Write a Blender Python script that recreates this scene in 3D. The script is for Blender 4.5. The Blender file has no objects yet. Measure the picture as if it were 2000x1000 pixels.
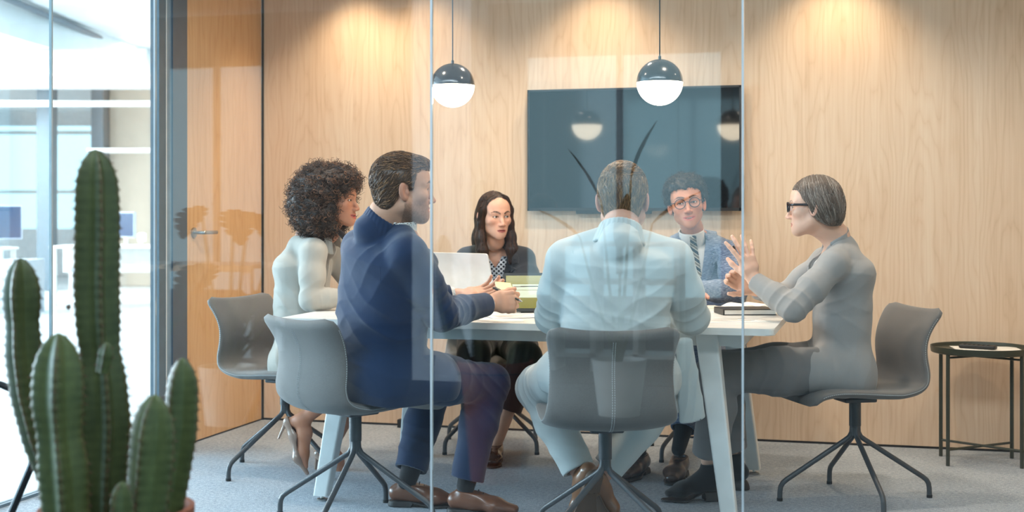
import bpy, bmesh, math, random
import numpy as np
from mathutils import Vector, Matrix

SC = bpy.context.scene
COL = SC.collection
PI = math.pi

# ------------------------------------------------------------------ camera
F_PX, CX, HORIZON, EYE = 2661.0, 1000.0, 412.0, 1.18
YAW = math.radians(15.1)
CS, SN = math.cos(YAW), math.sin(YAW)
cam_data = bpy.data.cameras.new('camera')
cam = bpy.data.objects.new('camera', cam_data)
COL.objects.link(cam)
cam.location = (0, 0, EYE)
cam.rotation_euler = (PI / 2, 0, YAW)
cam_data.sensor_width = 36.0
cam_data.lens = 36.0 * F_PX / 2000.0
cam_data.shift_y = -(500.0 - HORIZON) / 2000.0
cam_data.clip_start = 0.05
cam_data.clip_end = 200
cam_data.dof.use_dof = True
cam_data.dof.focus_distance = 5.5
cam_data.dof.aperture_fstop = 2.8
SC.camera = cam

# ------------------------------------------------------------------ colour management
SC.view_settings.view_transform = 'Standard'
SC.view_settings.look = 'None'
SC.view_settings.exposure = 0.42
SC.view_settings.gamma = 1.0
SC.view_settings.use_curve_mapping = False
SC.cycles.max_bounces = 10
SC.cycles.transparent_max_bounces = 16
SC.cycles.use_denoising = True
SC.cycles.sample_clamp_indirect = 6.0
SC.cycles.caustics_reflective = False
SC.cycles.caustics_refractive = False

# ------------------------------------------------------------------ daylight
world = bpy.data.worlds.new('sky')
SC.world = world
world.use_nodes = True
_n = world.node_tree.nodes
_bg = _n['Background']
_bg.inputs['Color'].default_value = (0.46, 0.80, 0.96, 1)
_bg.inputs['Strength'].default_value = 1.55


def area_light(name, loc, rot, sx, sy, power, color=(1, 1, 1), spread=PI):
    d = bpy.data.lights.new(name, 'AREA')
    d.shape = 'RECTANGLE'; d.size = sx; d.size_y = sy; d.energy = power; d.color = color
    d.spread = spread
    o = bpy.data.objects.new(name, d)
    o.location = loc; o.rotation_euler = rot
    COL.objects.link(o)
    return o


# fill lights added out of view to brighten the glass front, the open office's ceiling panels and the
# daylight from the window wall on the left
area_light('front_fill_light', (-2.6, 1.6, 3.2), (math.radians(50), 0, math.radians(4)), 4.5, 0.35, 44, (0.74, 0.88, 1.0), math.radians(130))
area_light('front_fill_light', (0.6, 1.6, 3.2), (math.radians(50), 0, math.radians(14)), 2.5, 0.35, 22, (0.82, 0.92, 1.0), math.radians(130))
for _x, _z, _w in ((-6.0, 12.5, 150), (-8.0, 19.0, 240), (-3.6, 17.5, 90), (-3.4, 8.0, 40)):
    _p = (_x * CS - _z * SN, _x * SN + _z * CS, 3.3)
    area_light('office_ceiling_panel', _p, (0, 0, YAW), 3.0, 0.6, _w, (0.90, 0.96, 1.0))
area_light('window_daylight', (-8.5, 3.2, 1.7), (math.radians(90), 0, math.radians(-90)), 6.0, 2.6, 420, (0.42, 0.74, 1.0))
area_light('window_daylight', (-13.0, 9.0, 1.8), (math.radians(90), 0, math.radians(-90)), 12.0, 2.6, 1500, (0.84, 0.93, 1.0))


def spot_light(name, loc, power, color, size=1.9, blend=0.7, radius=0.04):
    d = bpy.data.lights.new(name, 'SPOT')
    d.energy = power; d.color = color; d.spot_size = size; d.spot_blend = blend; d.shadow_soft_size = radius
    o = bpy.data.objects.new(name, d)
    o.location = loc
    COL.objects.link(o)
    return o


def P(px, py, z):
    """point seen at pixel (px, py) of the 2000 x 1000 frame, z metres in front of the camera -> room coordinates"""
    x = (px - CX) / F_PX * z
    return np.array([x * CS - z * SN, x * SN + z * CS, EYE - (py - HORIZON) / F_PX * z])


def D(x, z, h=0.0):
    """direction: x to the picture's right, z away from the camera, h up -> room coordinates"""
    v = np.array([x * CS - z * SN, x * SN + z * CS, h])
    return v / np.linalg.norm(v)


# ------------------------------------------------------------------ scene graph helpers
def thing(name, label, cat, loc=(0, 0, 0), rotz=0.0, group=None):
    o = bpy.data.objects.new(name, None)
    o.empty_display_size = 0.1
    o.location = tuple(loc); o.rotation_euler = (0, 0, rotz)
    COL.objects.link(o)
    tag(o, label, cat, group)
    return o


def tag(o, label=None, cat=None, group=None, kind=None):
    if label: o['label'] = label
    if cat: o['category'] = cat
    if group: o['group'] = group
    if kind: o['kind'] = kind
    return o


def link_mesh(name, me, material=None, parent=None, smooth=False, local=False):
    """a mesh in room coordinates becomes one object; with a parent it is kept in place (local=True: already in parent space)"""
    o = bpy.data.objects.new(name, me)
    COL.objects.link(o)
    mats = material if isinstance(material, (list, tuple)) else [material]
    for m in mats:
        if m: me.materials.append(m)
    if smooth:
        me.polygons.foreach_set('use_smooth', np.ones(len(me.polygons), dtype=bool))
    if parent is not None:
        o.parent = parent
        if not local:
            w = Matrix.LocRotScale(parent.location, parent.rotation_euler, parent.scale)
            p = parent.parent
            while p is not None:
                w = Matrix.LocRotScale(p.location, p.rotation_euler, p.scale) @ w
                p = p.parent
            me.transform(w.inverted())
    return o


def mesh_np(name, V, Fq, colors=None):
    me = bpy.data.meshes.new(name)
    V = np.asarray(V, dtype=np.float32); Fq = np.asarray(Fq, dtype=np.int32)
    k = Fq.shape[1]
    me.vertices.add(len(V)); me.vertices.foreach_set('co', V.ravel())
    me.loops.add(Fq.size); me.loops.foreach_set('vertex_index', Fq.ravel())
    me.polygons.add(len(Fq))
    me.polygons.foreach_set('loop_start', np.arange(0, Fq.size, k, dtype=np.int32))
    me.update(calc_edges=True)
    if colors is not None:
        a = me.color_attributes.new('Col', 'FLOAT_COLOR', 'POINT')
        c = np.ones((len(V), 4), dtype=np.float32); c[:, :3] = colors
        a.data.foreach_set('color', c.ravel())
    return me


class MB:
    """collects simple shapes into one mesh"""
    def __init__(self):
        self.bm = bmesh.new()

    def box(self, x0, y0, z0, x1, y1, z1, bev=0.0, seg=2, M=None):
        r = bmesh.ops.create_cube(self.bm, size=1.0)
        vs = r['verts']
        bmesh.ops.scale(self.bm, vec=(x1 - x0, y1 - y0, z1 - z0), verts=vs)
        bmesh.ops.translate(self.bm, vec=((x0 + x1) / 2, (y0 + y1) / 2, (z0 + z1) / 2), verts=vs)
        if bev > 0:
            es = list({e for v in vs for e in v.link_edges})
            g = bmesh.ops.bevel(self.bm, geom=es, offset=bev, segments=seg, affect='EDGES', profile=0.5)
            vs = list({v for f in g['faces'] for v in f.verts} | {v for v in vs if v.is_valid})
        if M is not None:
            bmesh.ops.transform(self.bm, matrix=M, verts=[v for v in vs if v.is_valid])
        return self

    def tube(self, pts, r, n=10, closed=False, cap=True):
        pts = [Vector(p) for p in pts]
        rr = r if isinstance(r, (list, tuple)) else [r] * len(pts)
        m = len(pts)
        rings = []
        up = None
        for i, p in enumerate(pts):
            if closed:
                t = (pts[(i + 1) % m] - pts[i - 1]).normalized()
            else:
                t = (pts[min(i + 1, m - 1)] - pts[max(i - 1, 0)]).normalized()
            if up is None:
                a = Vector((0, 0, 1)) if abs(t.z) < 0.9 else Vector((1, 0, 0))
                up = t.cross(a).normalized()
            up = (up - t * up.dot(t)).normalized()
            w = t.cross(up)
            rings.append([self.bm.verts.new(p + (up * math.cos(2 * PI * j / n) + w * math.sin(2 * PI * j / n)) * rr[i]) for j in range(n)])
        for i in range(m if closed else m - 1):
            A, B = rings[i], rings[(i + 1) % m]
            for j in range(n):
                self.bm.faces.new((A[j], A[(j + 1) % n], B[(j + 1) % n], B[j]))
        if cap and not closed:
            self.bm.faces.new(list(reversed(rings[0]))); self.bm.faces.new(rings[-1])
        return self

    def lathe(self, prof, c=(0, 0, 0), n=32, cap=True):
        """profile of (radius, height) turned round the vertical through c"""
        rings = []
        for r, z in prof:
            rings.append([self.bm.verts.new((c[0] + r * math.cos(2 * PI * j / n), c[1] + r * math.sin(2 * PI * j / n), c[2] + z)) for j in range(n)])
        for A, B in zip(rings, rings[1:]):
            for j in range(n):
                self.bm.faces.new((A[j], A[(j + 1) % n], B[(j + 1) % n], B[j]))
        if cap:
            if prof[0][0] > 1e-6: self.bm.faces.new(list(reversed(rings[0])))
            if prof[-1][0] > 1e-6: self.bm.faces.new(rings[-1])
        return self

    def prism(self, poly, z0, z1):
        a = [self.bm.verts.new((x, y, z0)) for x, y in poly]
        b = [self.bm.verts.new((x, y, z1)) for x, y in poly]
        n = len(poly)
        self.bm.faces.new(list(reversed(a))); self.bm.faces.new(b)
        for i in range(n):
            self.bm.faces.new((a[i], a[(i + 1) % n], b[(i + 1) % n], b[i]))
        return self

    def sphere(self, c, r, u=24, v=16, sc=(1, 1, 1)):
        g = bmesh.ops.create_uvsphere(self.bm, u_segments=u, v_segments=v, radius=r)
        bmesh.ops.scale(self.bm, vec=sc, verts=g['verts'])
        bmesh.ops.translate(self.bm, vec=tuple(c), verts=g['verts'])
        return self

    def xf(self, M):
        bmesh.ops.transform(self.bm, matrix=M, verts=self.bm.verts)
        return self

    def build(self, name, material, parent=None, smooth=False, local=False, weld=True):
        if weld: bmesh.ops.remove_doubles(self.bm, verts=self.bm.verts, dist=1e-5)
        bmesh.ops.recalc_face_normals(self.bm, faces=self.bm.faces)
        me = bpy.data.meshes.new(name)
        self.bm.to_mesh(me); self.bm.free()
        o = link_mesh(name, me, material, parent, smooth, local)
        if smooth == 'auto':
            me.polygons.foreach_set('use_smooth', np.ones(len(me.polygons), dtype=bool))
            me.set_sharp_from_angle(angle=math.radians(35))
        return o


def struct(o):
    o['kind'] = 'structure'
    return o


# ------------------------------------------------------------------ materials
def srgb(r, g, b):
    f = lambda c: (c / 12.92 if c <= 0.04045 else ((c + 0.055) / 1.055) ** 2.4)
    return tuple(f(c / 255.0) for c in (r, g, b))


def base_mat(name, color=(0.5, 0.5, 0.5), rough=0.5, metal=0.0, spec=0.5, coat=0.0, sheen=0.0, sss=0.0):
    m = bpy.data.materials.new(name)
    m.use_nodes = True
    nt = m.node_tree
    b = nt.nodes['Principled BSDF']
    b.inputs['Base Color'].default_value = (*color, 1)
    b.inputs['Roughness'].default_value = rough
    b.inputs['Metallic'].default_value = metal
    b.inputs['Specular IOR Level'].default_value = spec
    b.inputs['Coat Weight'].default_value = coat
    b.inputs['Sheen Weight'].default_value = sheen
    if sss:
        b.inputs['Subsurface Weight'].default_value = sss
        b.inputs['Subsurface Radius'].default_value = (0.012, 0.005, 0.003)
        b.inputs['Subsurface Scale'].default_value = 0.6
    return m, nt, b


def N(nt, kind, **kw):
    n = nt.nodes.new(kind)
    for k, v in kw.items():
        if k in n.inputs: n.inputs[k].default_value = v
        else: setattr(n, k, v)
    return n


def ramp(nt, fac, stops):
    r = nt.nodes.new('ShaderNodeValToRGB')
    e = r.color_ramp.elements
    while len(e) < len(stops): e.new(0.5)
    for el, (p, c) in zip(e, stops):
        el.position = p; el.color = (*c, 1)
    nt.links.new(fac, r.inputs['Fac'])
    return r.outputs['Color']


def coords(nt, scale=(1, 1, 1), kind='Object'):
    tc = nt.nodes.new('ShaderNodeTexCoord')
    mp = nt.nodes.new('ShaderNodeMapping')
    mp.inputs['Scale'].default_value = scale
    nt.links.new(tc.outputs[kind], mp.inputs['Vector'])
    return mp.outputs['Vector']


def noise(nt, vec, scale, detail=3, rough=0.5, dist=0.0):
    n = N(nt, 'ShaderNodeTexNoise')
    n.inputs['Scale'].default_value = scale; n.inputs['Detail'].default_value = detail
    n.inputs['Roughness'].default_value = rough; n.inputs['Distortion'].default_value = dist
    nt.links.new(vec, n.inputs['Vector'])
    return n.outputs['Fac']


def bump(nt, b, height, strength=0.3, dist=0.002):
    n = nt.nodes.new('ShaderNodeBump')
    n.inputs['Strength'].default_value = strength; n.inputs['Distance'].default_value = dist
    nt.links.new(height, n.inputs['Height'])
    nt.links.new(n.outputs['Normal'], b.inputs['Normal'])


def math_node(nt, op, a, b=None):
    n = nt.nodes.new('ShaderNodeMath'); n.operation = op
    for i, v in enumerate((a, b)):
        if v is None: continue
        if isinstance(v, (int, float)): n.inputs[i].default_value = v
        else: nt.links.new(v, n.inputs[i])
    return n.outputs[0]


def plain(name, color, rough=0.5, metal=0.0, spec=0.5, coat=0.0):
    """smooth paint or plastic with a faint unevenness of the surface"""
    m, nt, b = base_mat(name, color, rough, metal, spec, coat)
    v = coords(nt)
    f = noise(nt, v, 14, 3)
    c0 = tuple(c * 0.95 for c in color); c1 = tuple(min(1, c * 1.05) for c in color)
    nt.links.new(ramp(nt, f, [(0.35, c0), (0.65, c1)]), b.inputs['Base Color'])
    return m


def fabric(name, color, rough=0.85, weave=900, var=0.12, streak=None, sheen=0.2, bump_s=0.25, fold=0.0, heather=0.0):
    """woven cloth: fine weave bump, mottled thread colour; streak=(sx,sy,sz) stretches the threads"""
    m, nt, b = base_mat(name, color, rough, spec=0.25, sheen=sheen)
    b.inputs['Sheen Roughness'].default_value = 0.5
    v = coords(nt, streak or (1, 1, 1))
    f = noise(nt, v, weave if not streak else 220, 2, 0.6)
    big = noise(nt, coords(nt), 9, 3)
    mix = math_node(nt, 'ADD', math_node(nt, 'MULTIPLY', f, 0.75 if heather == 0 else 1.0), math_node(nt, 'MULTIPLY', big, 0.25))
    va = var + heather
    c0 = tuple(max(0, c * (1 - va)) for c in color); c1 = tuple(min(1, c * (1 + va)) for c in color)
    nt.links.new(ramp(nt, mix, [(0.35, c0), (0.68, c1)]), b.inputs['Base Color'])
    h = f
    if fold:
        h = math_node(nt, 'ADD', math_node(nt, 'MULTIPLY', noise(nt, coords(nt, (1, 1, 0.5)), 16, 2, 0.4, 0.6), fold), math_node(nt, 'MULTIPLY', f, 0.15))
        bump(nt, b, h, bump_s, 0.012)
    else:
        bump(nt, b, h, bump_s, 0.0008)
    return m


def vcol_mat(name, rough=0.5, sss=0.0, spec=0.4, bump_scale=0, bump_s=0.1, coat=0.0):
    m, nt, b = base_mat(name, (0.5, 0.5, 0.5), rough, spec=spec, sss=sss, coat=coat)
    a = nt.nodes.new('ShaderNodeVertexColor'); a.layer_name = 'Col'
    nt.links.new(a.outputs['Color'], b.inputs['Base Color'])
    if bump_scale:
        bump(nt, b, noise(nt, coords(nt), bump_scale, 3), bump_s, 0.001)
    return m


def emit_mat(name, color, strength):
    m = bpy.data.materials.new(name); m.use_nodes = True
    nt = m.node_tree
    b = nt.nodes['Principled BSDF']
    b.inputs['Base Color'].default_value = (*color, 1)
    b.inputs['Emission Color'].default_value = (*color, 1)
    b.inputs['Emission Strength'].default_value = strength
    return m


def glass_mat(name, tint=(1, 1, 1), f0=0.04):
    """clear pane: what is behind shows through, each face mirrors a little, more at grazing angles"""
    m = bpy.data.materials.new(name); m.use_nodes = True
    nt = m.node_tree
    for n in list(nt.nodes): nt.nodes.remove(n)
    out = nt.nodes.new('ShaderNodeOutputMaterial')
    tr = N(nt, 'ShaderNodeBsdfTransparent'); tr.inputs['Color'].default_value = (*tint, 1)
    gl = N(nt, 'ShaderNodeBsdfGlossy'); gl.inputs['Roughness'].default_value = 0.0
    gl.inputs['Color'].default_value = (1, 1, 1, 1)
    lw = N(nt, 'ShaderNodeLayerWeight'); lw.inputs['Blend'].default_value = 0.5
    p5 = math_node(nt, 'POWER', lw.outputs['Facing'], 5.0)
    fr = math_node(nt, 'ADD', math_node(nt, 'MULTIPLY', p5, 1 - f0), f0)
    mx = nt.nodes.new('ShaderNodeMixShader')
    nt.links.new(fr, mx.inputs[0]); nt.links.new(tr.outputs[0], mx.inputs[1]); nt.links.new(gl.outputs[0], mx.inputs[2])
    nt.links.new(mx.outputs[0], out.inputs['Surface'])
    return m


def wood_veneer(name, c_lo, c_mid, c_hi, rough=0.35, sheet=0.47, axis='X', coat=0.0):
    """maple veneer in upright sheets, each with its own figure"""
    m, nt, b = base_mat(name, c_mid, rough, spec=0.4, coat=coat)
    tc = nt.nodes.new('ShaderNodeTexCoord')
    sx = nt.nodes.new('ShaderNodeSeparateXYZ'); nt.links.new(tc.outputs['Object'], sx.inputs[0])
    u = sx.outputs[axis]; z = sx.outputs['Z']
    us = math_node(nt, 'DIVIDE', u, sheet)
    idx = math_node(nt, 'FLOOR', us)
    wn = nt.nodes.new('ShaderNodeTexWhiteNoise'); wn.noise_dimensions = '1D'
    nt.links.new(idx, wn.inputs['W'])
    off = math_node(nt, 'MULTIPLY', wn.outputs['Value'], 7.0)
    fr = math_node(nt, 'SUBTRACT', math_node(nt, 'SUBTRACT', us, idx), 0.5)

    def vec(ux, zs, o):
        c = nt.nodes.new('ShaderNodeCombineXYZ')
        nt.links.new(math_node(nt, 'MULTIPLY', u, ux), c.inputs[0])
        nt.links.new(math_node(nt, 'MULTIPLY', z, zs), c.inputs[2])
        nt.links.new(o, c.inputs[1])
        return c.outputs[0]
    # cathedral figure: parabola bands bent by noise
    w1 = noise(nt, vec(3.0, 0.55, off), 1.6, 3, 0.5)
    f2 = math_node(nt, 'MULTIPLY', fr, fr)
    ph = math_node(nt, 'ADD', math_node(nt, 'MULTIPLY', f2, 9.0), math_node(nt, 'MULTIPLY', z, 0.55))
    ph = math_node(nt, 'ADD', ph, math_node(nt, 'MULTIPLY', w1, 5.5))
    ring = math_node(nt, 'ABSOLUTE', math_node(nt, 'SINE', math_node(nt, 'MULTIPLY', ph, 6.0)))
    ring = math_node(nt, 'POWER', ring, 0.35)
    fine = noise(nt, vec(90.0, 1.6, off), 1.0, 3, 0.6)
    band = noise(nt, vec(7.0, 0.25, off), 1.0, 2, 0.5)
    fleck = noise(nt, vec(70.0, 9.0, off), 1.0, 1, 0.5)
    t = math_node(nt, 'ADD', math_node(nt, 'MULTIPLY', ring, 0.20), math_node(nt, 'MULTIPLY', fine, 0.40))
    t = math_node(nt, 'ADD', t, math_node(nt, 'MULTIPLY', band, 0.34))
    t = math_node(nt, 'ADD', t, math_node(nt, 'MULTIPLY', math_node(nt, 'SUBTRACT', wn.outputs['Value'], 0.5), 0.07))
    dk = math_node(nt, 'MULTIPLY', math_node(nt, 'GREATER_THAN', fleck, 0.78), -0.10)
    t = math_node(nt, 'ADD', t, dk)
    col = ramp(nt, t, [(0.22, c_lo), (0.50, c_mid), (0.76, c_hi)])
    nt.links.new(col, b.inputs['Base Color'])
    bump(nt, b, fine, 0.05, 0.001)
    return m
# ------------------------------------------------------------------ organic surfaces
# A body, a garment, a shoe is described by a smooth distance field (tapered limbs, ellipsoids,
# blended and cut) and skinned with one closed quad surface.
def nrm(v):
    v = np.asarray(v, dtype=float)
    return v / (np.linalg.norm(v) + 1e-12)


def frame(fwd, up):
    """rows: right, forward, up"""
    f = nrm(fwd); r = nrm(np.cross(f, up)); u = np.cross(r, f)
    return np.array([r, f, u])


class Sdf:
    def __init__(self):
        self.ops = []
        self.lo = np.full(3, 1e9); self.hi = np.full(3, -1e9)
        self.warp = None

    def add(self, fn, k=0.02, mode='u', pts=None, r=0.0):
        lo = hi = None
        if pts is not None:
            pts = np.atleast_2d(pts)
            lo = pts.min(0) - r; hi = pts.max(0) + r
            if mode == 'u':
                self.lo = np.minimum(self.lo, lo); self.hi = np.maximum(self.hi, hi)
        self.ops.append((mode, fn, k, lo, hi)); return self

    # tapered limb
    def cone(self, a, b, ra, rb, k=0.02, mode='u'):
        a = np.asarray(a, float); b = np.asarray(b, float)
        ba = b - a; l2 = ba @ ba + 1e-12
        def fn(p):
            pa = p - a
            t = np.clip(pa @ ba / l2, 0, 1)
            q = pa - t[:, None] * ba
            return np.sqrt((q * q).sum(1)) - (ra + (rb - ra) * t)
        return self.add(fn, k, mode, [a, b], max(ra, rb))

    def chain(self, pts, rs, k=0.02, mode='u'):
        for i in range(len(pts) - 1):
            self.cone(pts[i], pts[i + 1], rs[i], rs[i + 1], k, mode)
        return self

    def ball(self, c, r, k=0.02, mode='u'):
        c = np.asarray(c, float)
        return self.add(lambda p: np.sqrt(((p - c) ** 2).sum(1)) - r, k, mode, c, r)

    def ell(self, c, r, R=None, k=0.02, mode='u'):
        c = np.asarray(c, float); r = np.asarray(r, float)
        R = np.eye(3) if R is None else R
        def fn(p):
            q = (p - c) @ R.T
            k0 = np.sqrt(((q / r) ** 2).sum(1)); k1 = np.sqrt(((q / (r * r)) ** 2).sum(1)) + 1e-9
            return k0 * (k0 - 1) / k1
        return self.add(fn, k, mode, c, max(r))

    # limb of oval section: half widths (wa, da) -> (wb, db) along side / depth
    def oval(self, a, b, wa, da, wb, db, side, k=0.03, mode='u', pw=2.0, cap=None):
        a = np.asarray(a, float); b = np.asarray(b, float)
        ba = b - a; L = np.linalg.norm(ba); ax = ba / L
        s = nrm(np.asarray(side, float) - ax * (np.asarray(side, float) @ ax)); d = np.cross(ax, s)
        def fn(p):
            pa = p - a
            h = pa @ ax
            t = np.clip(h / L, 0, 1)
            w = wa + (wb - wa) * t; dd = da + (db - da) * t
            ez = (h - t * L)
            m = np.minimum(w, dd)
            if cap is not None: m = np.where(h > L, np.minimum(m, cap), m)
            x = pa @ s; y = pa @ d
            if pw == 2.0:
                k0 = np.sqrt((x / w) ** 2 + (y / dd) ** 2 + (ez / m) ** 2)
            else:
                k0 = (np.abs(x / w) ** pw + np.abs(y / dd) ** pw + np.abs(ez / m) ** pw) ** (1 / pw)
            k1 = np.sqrt((x / (w * w)) ** 2 + (y / (dd * dd)) ** 2 + (ez / (m * m)) ** 2) + 1e-9
            return np.where(k0 > 0.05, k0 * (k0 - 1) / k1, -m)
        return self.add(fn, k, mode, [a, b], max(wa, da, wb, db) * 1.05)

    def box(self, c, h, R=None, rnd=0.0, k=0.0, mode='u'):
        c = np.asarray(c, float); h = np.asarray(h, float)
        R = np.eye(3) if R is None else R
        def fn(p):
            q = np.abs((p - c) @ R.T) - (h - rnd)
            return np.sqrt((np.maximum(q, 0) ** 2).sum(1)) + np.minimum(q.max(1), 0) - rnd
        return self.add(fn, k, mode, c, np.linalg.norm(h) + rnd)

    def plane(self, c, n, k=0.005):
        """keep the side the normal points away from"""
        c = np.asarray(c, float); n = nrm(n)
        return self.add(lambda p: (p - c) @ n, k, 'i')

    def _eval(self, p, ops):
        d = np.full(len(p), 1e3)
        for mode, fn, k, lo, hi in ops:
            e = fn(p)
            if mode == 'u':
                if k > 0:
                    h = np.maximum(k - np.abs(d - e), 0) / k
                    d = np.minimum(d, e) - h * h * k * 0.25
                else: d = np.minimum(d, e)
            else:
                if mode == 's': e = -e
                if k > 0:
                    h = np.maximum(k - np.abs(d - e), 0) / k
                    d = np.maximum(d, e) + h * h * k * 0.25
                else: d = np.maximum(d, e)
        if self.warp is not None:
            d = d + self.warp(p)
        return d

    def __call__(self, p, margin=0.012, block=0.045):
        if len(p) < 400: return self._eval(p, self.ops)
        # only the shapes that reach a block are evaluated there
        b = np.floor((p - p.min(0)) / block).astype(np.int64)
        key = (b[:, 0] << 40) + (b[:, 1] << 20) + b[:, 2]
        order = np.argsort(key, kind='stable'); ks = key[order]
        cuts = np.concatenate([[0], np.nonzero(np.diff(ks))[0] + 1, [len(ks)]])
        ps = p[order]; out = np.empty(len(p))
        los = np.array([o[3] if o[3] is not None else [-1e9] * 3 for o in self.ops]); his = np.array([o[4] if o[4] is not None else [1e9] * 3 for o in self.ops])
        ex = np.array([o[2] for o in self.ops])[:, None] + margin
        los = los - ex; his = his + ex
        for i in range(len(cuts) - 1):
            q = ps[cuts[i]:cuts[i + 1]]
            m = ((los <= q.max(0)) & (his >= q.min(0))).all(1)
            out[cuts[i]:cuts[i + 1]] = self._eval(q, [self.ops[j] for j in np.nonzero(m)[0]])
        res = np.empty(len(p)); res[order] = out
        return res


def hash_noise(p, scale, seed=0):
    """smooth value noise, -1..1"""
    q = p * scale + seed * 17.31
    i = np.floor(q).astype(np.int64); f = q - i
    f = f * f * (3 - 2 * f)
    out = np.zeros(len(p))
    for dx in (0, 1):
        for dy in (0, 1):
            for dz in (0, 1):
                h = (i[:, 0] + dx) * 374761393 + (i[:, 1] + dy) * 668265263 + (i[:, 2] + dz) * 2147483647 + seed * 974711
                h = (h ^ (h >> 13)) * 1274126177
                h = (h ^ (h >> 16)) & 0xFFFF
                v = h / 32767.5 - 1
                out += v * (f[:, 0] if dx else 1 - f[:, 0]) * (f[:, 1] if dy else 1 - f[:, 1]) * (f[:, 2] if dz else 1 - f[:, 2])
    return out


def soft_noise(p, scale, seed=0):
    """cheap rolling noise for cloth, about -1..1"""
    x, y, z = (p[:, i] * scale + seed * (1.7 + i) for i in range(3))
    return 0.5 * (np.sin(1.9 * x + 1.3 * np.sin(1.7 * y + z)) * np.cos(1.5 * z + 1.1 * np.sin(1.3 * x)) + np.sin(1.7 * y + 1.5 * np.cos(1.9 * z + x)))


_CORN = np.array([[x, y, z] for x in (0, 1) for y in (0, 1) for z in (0, 1)], dtype=np.int64)
_EDG = [(a, b) for a in range(8) for b in range(a + 1, 8) if bin(a ^ b).count('1') == 1]


def _key(c):
    return (c[:, 0] << 42) + (c[:, 1] << 21) + c[:, 2]


def skin(f, h, levels=3, margin=1.35, project=1):
    """closed quad surface of the field f at cell size h"""
    H = h * (1 << levels)
    lo = f.lo - 0.03 - H
    n = np.ceil((f.hi + 0.03 + H - lo) / H).astype(int)
    g = np.stack(np.meshgrid(*[np.arange(k) for k in n], indexing='ij'), -1).reshape(-1, 3).astype(np.int64)
    s = H
    for lv in range(levels + 1):
        mg = s * 0.8661 * margin + 0.004
        d = np.abs(f(lo + (g + 0.5) * s, mg + 0.006, max(0.045, s * 2.5)))
        g = g[d < mg]
        if lv < levels:
            g = (g[:, None, :] * 2 + _CORN[None]).reshape(-1, 3); s = s / 2
    ck = (g[:, None, :] + _CORN[None]).reshape(-1, 3)
    keys, inv = np.unique(_key(ck), return_inverse=True)
    cc = np.stack([keys >> 42, (keys >> 21) & 0x1FFFFF, keys & 0x1FFFFF], -1)
    val = f(lo + cc * h)
    cv = val[inv].reshape(-1, 8)
    act = (cv.min(1) < 0) & (cv.max(1) >= 0)
    g = g[act]; cv = cv[act]
    acc = np.zeros((len(g), 3)); cnt = np.zeros(len(g))
    for a, b in _EDG:
        va, vb = cv[:, a], cv[:, b]
        m = (va < 0) != (vb < 0)
        t = np.where(m, va / np.where(m, va - vb, 1), 0)
        acc += np.where(m[:, None], _CORN[a] + t[:, None] * (_CORN[b] - _CORN[a]), 0); cnt += m
    V = lo + (g + acc / cnt[:, None]) * h
    gk = _key(g); order = np.argsort(gk); sk = gk[order]
    quads = []
    E = np.eye(3, dtype=np.int64)
    for ax in range(3):
        u, v = (ax + 1) % 3, (ax + 2) % 3
        ib = int(4 * (ax == 0) + 2 * (ax == 1) + 1 * (ax == 2))
        m = (cv[:, 0] < 0) != (cv[:, ib] < 0)
        gs = g[m]; ins = cv[m, 0] < 0
        ids = []
        ok = np.ones(len(gs), bool)
        for du, dv in ((0, 0), (1, 0), (1, 1), (0, 1)):
            kk = _key(gs - du * E[u] - dv * E[v])
            j = np.clip(np.searchsorted(sk, kk), 0, len(sk) - 1)
            ok &= sk[j] == kk
            ids.append(order[j])
        q = np.stack(ids, -1)
        q = np.where(ins[:, None], q, q[:, ::-1])
        quads.append(q[ok])
    Q = np.concatenate(quads)
    for _ in range(project):
        e = h * 0.25
        d = f(V)
        gr = np.stack([f(V + e * E[i]) - d for i in range(3)], -1) / e
        g2 = (gr * gr).sum(1)
        stp = (np.clip(d, -h, h) / np.maximum(g2, 0.25))[:, None] * gr
        V = V - np.clip(stp, -h * 0.6, h * 0.6)
    return V, Q


def skin_obj(name, f, h, material, parent=None, color=None, levels=3, project=1, local=False):
    V, Q = skin(f, h, levels, project=project)
    c = color(V) if callable(color) else color
    me = mesh_np(name, V, Q, c)
    return link_mesh(name, me, material, parent, smooth=True, local=local)


def strips(name, paths, radii, material, parent=None, colors=None, n=3, local=False):
    """many thin tapering strands (paths: S x K x 3) as one mesh"""
    Pp = np.asarray(paths, float); S, K, _ = Pp.shape
    T = np.gradient(Pp, axis=1); T /= (np.linalg.norm(T, axis=2, keepdims=True) + 1e-9)
    a = np.where(np.abs(T[:, :, 2:3]) < 0.9, np.array([0, 0, 1.0]), np.array([1.0, 0, 0]))
    U = np.cross(T, a); U /= (np.linalg.norm(U, axis=2, keepdims=True) + 1e-9)
    W = np.cross(T, U)
    R = np.broadcast_to(np.asarray(radii, float), (S, K))
    ang = 2 * PI * np.arange(n) / n
    V = Pp[:, :, None, :] + R[:, :, None, None] * (np.cos(ang)[None, None, :, None] * U[:, :, None, :] + np.sin(ang)[None, None, :, None] * W[:, :, None, :])
    idx = np.arange(S * K * n).reshape(S, K, n)
    A = idx[:, :-1, :]; B = idx[:, 1:, :]
    Q = np.stack([A, np.roll(A, -1, 2), np.roll(B, -1, 2), B], -1).reshape(-1, 4)
    c = None
    if colors is not None:
        c = np.repeat(np.asarray(colors, float), K * n, axis=0)
    me = mesh_np(name, V.reshape(-1, 3), Q, c)
    return link_mesh(name, me, material, parent, smooth=True, local=local)
# ------------------------------------------------------------------ the place
X_LEFT, X_RIGHT = -3.367, 1.5          # meeting room side walls
Y_GLASS, Y_BACK = 4.20, 7.067          # glass front, panelled back wall
Z_CEIL = 2.62
ROT = Matrix.Rotation(YAW, 4, 'Z')     # the open office runs square to the picture

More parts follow.
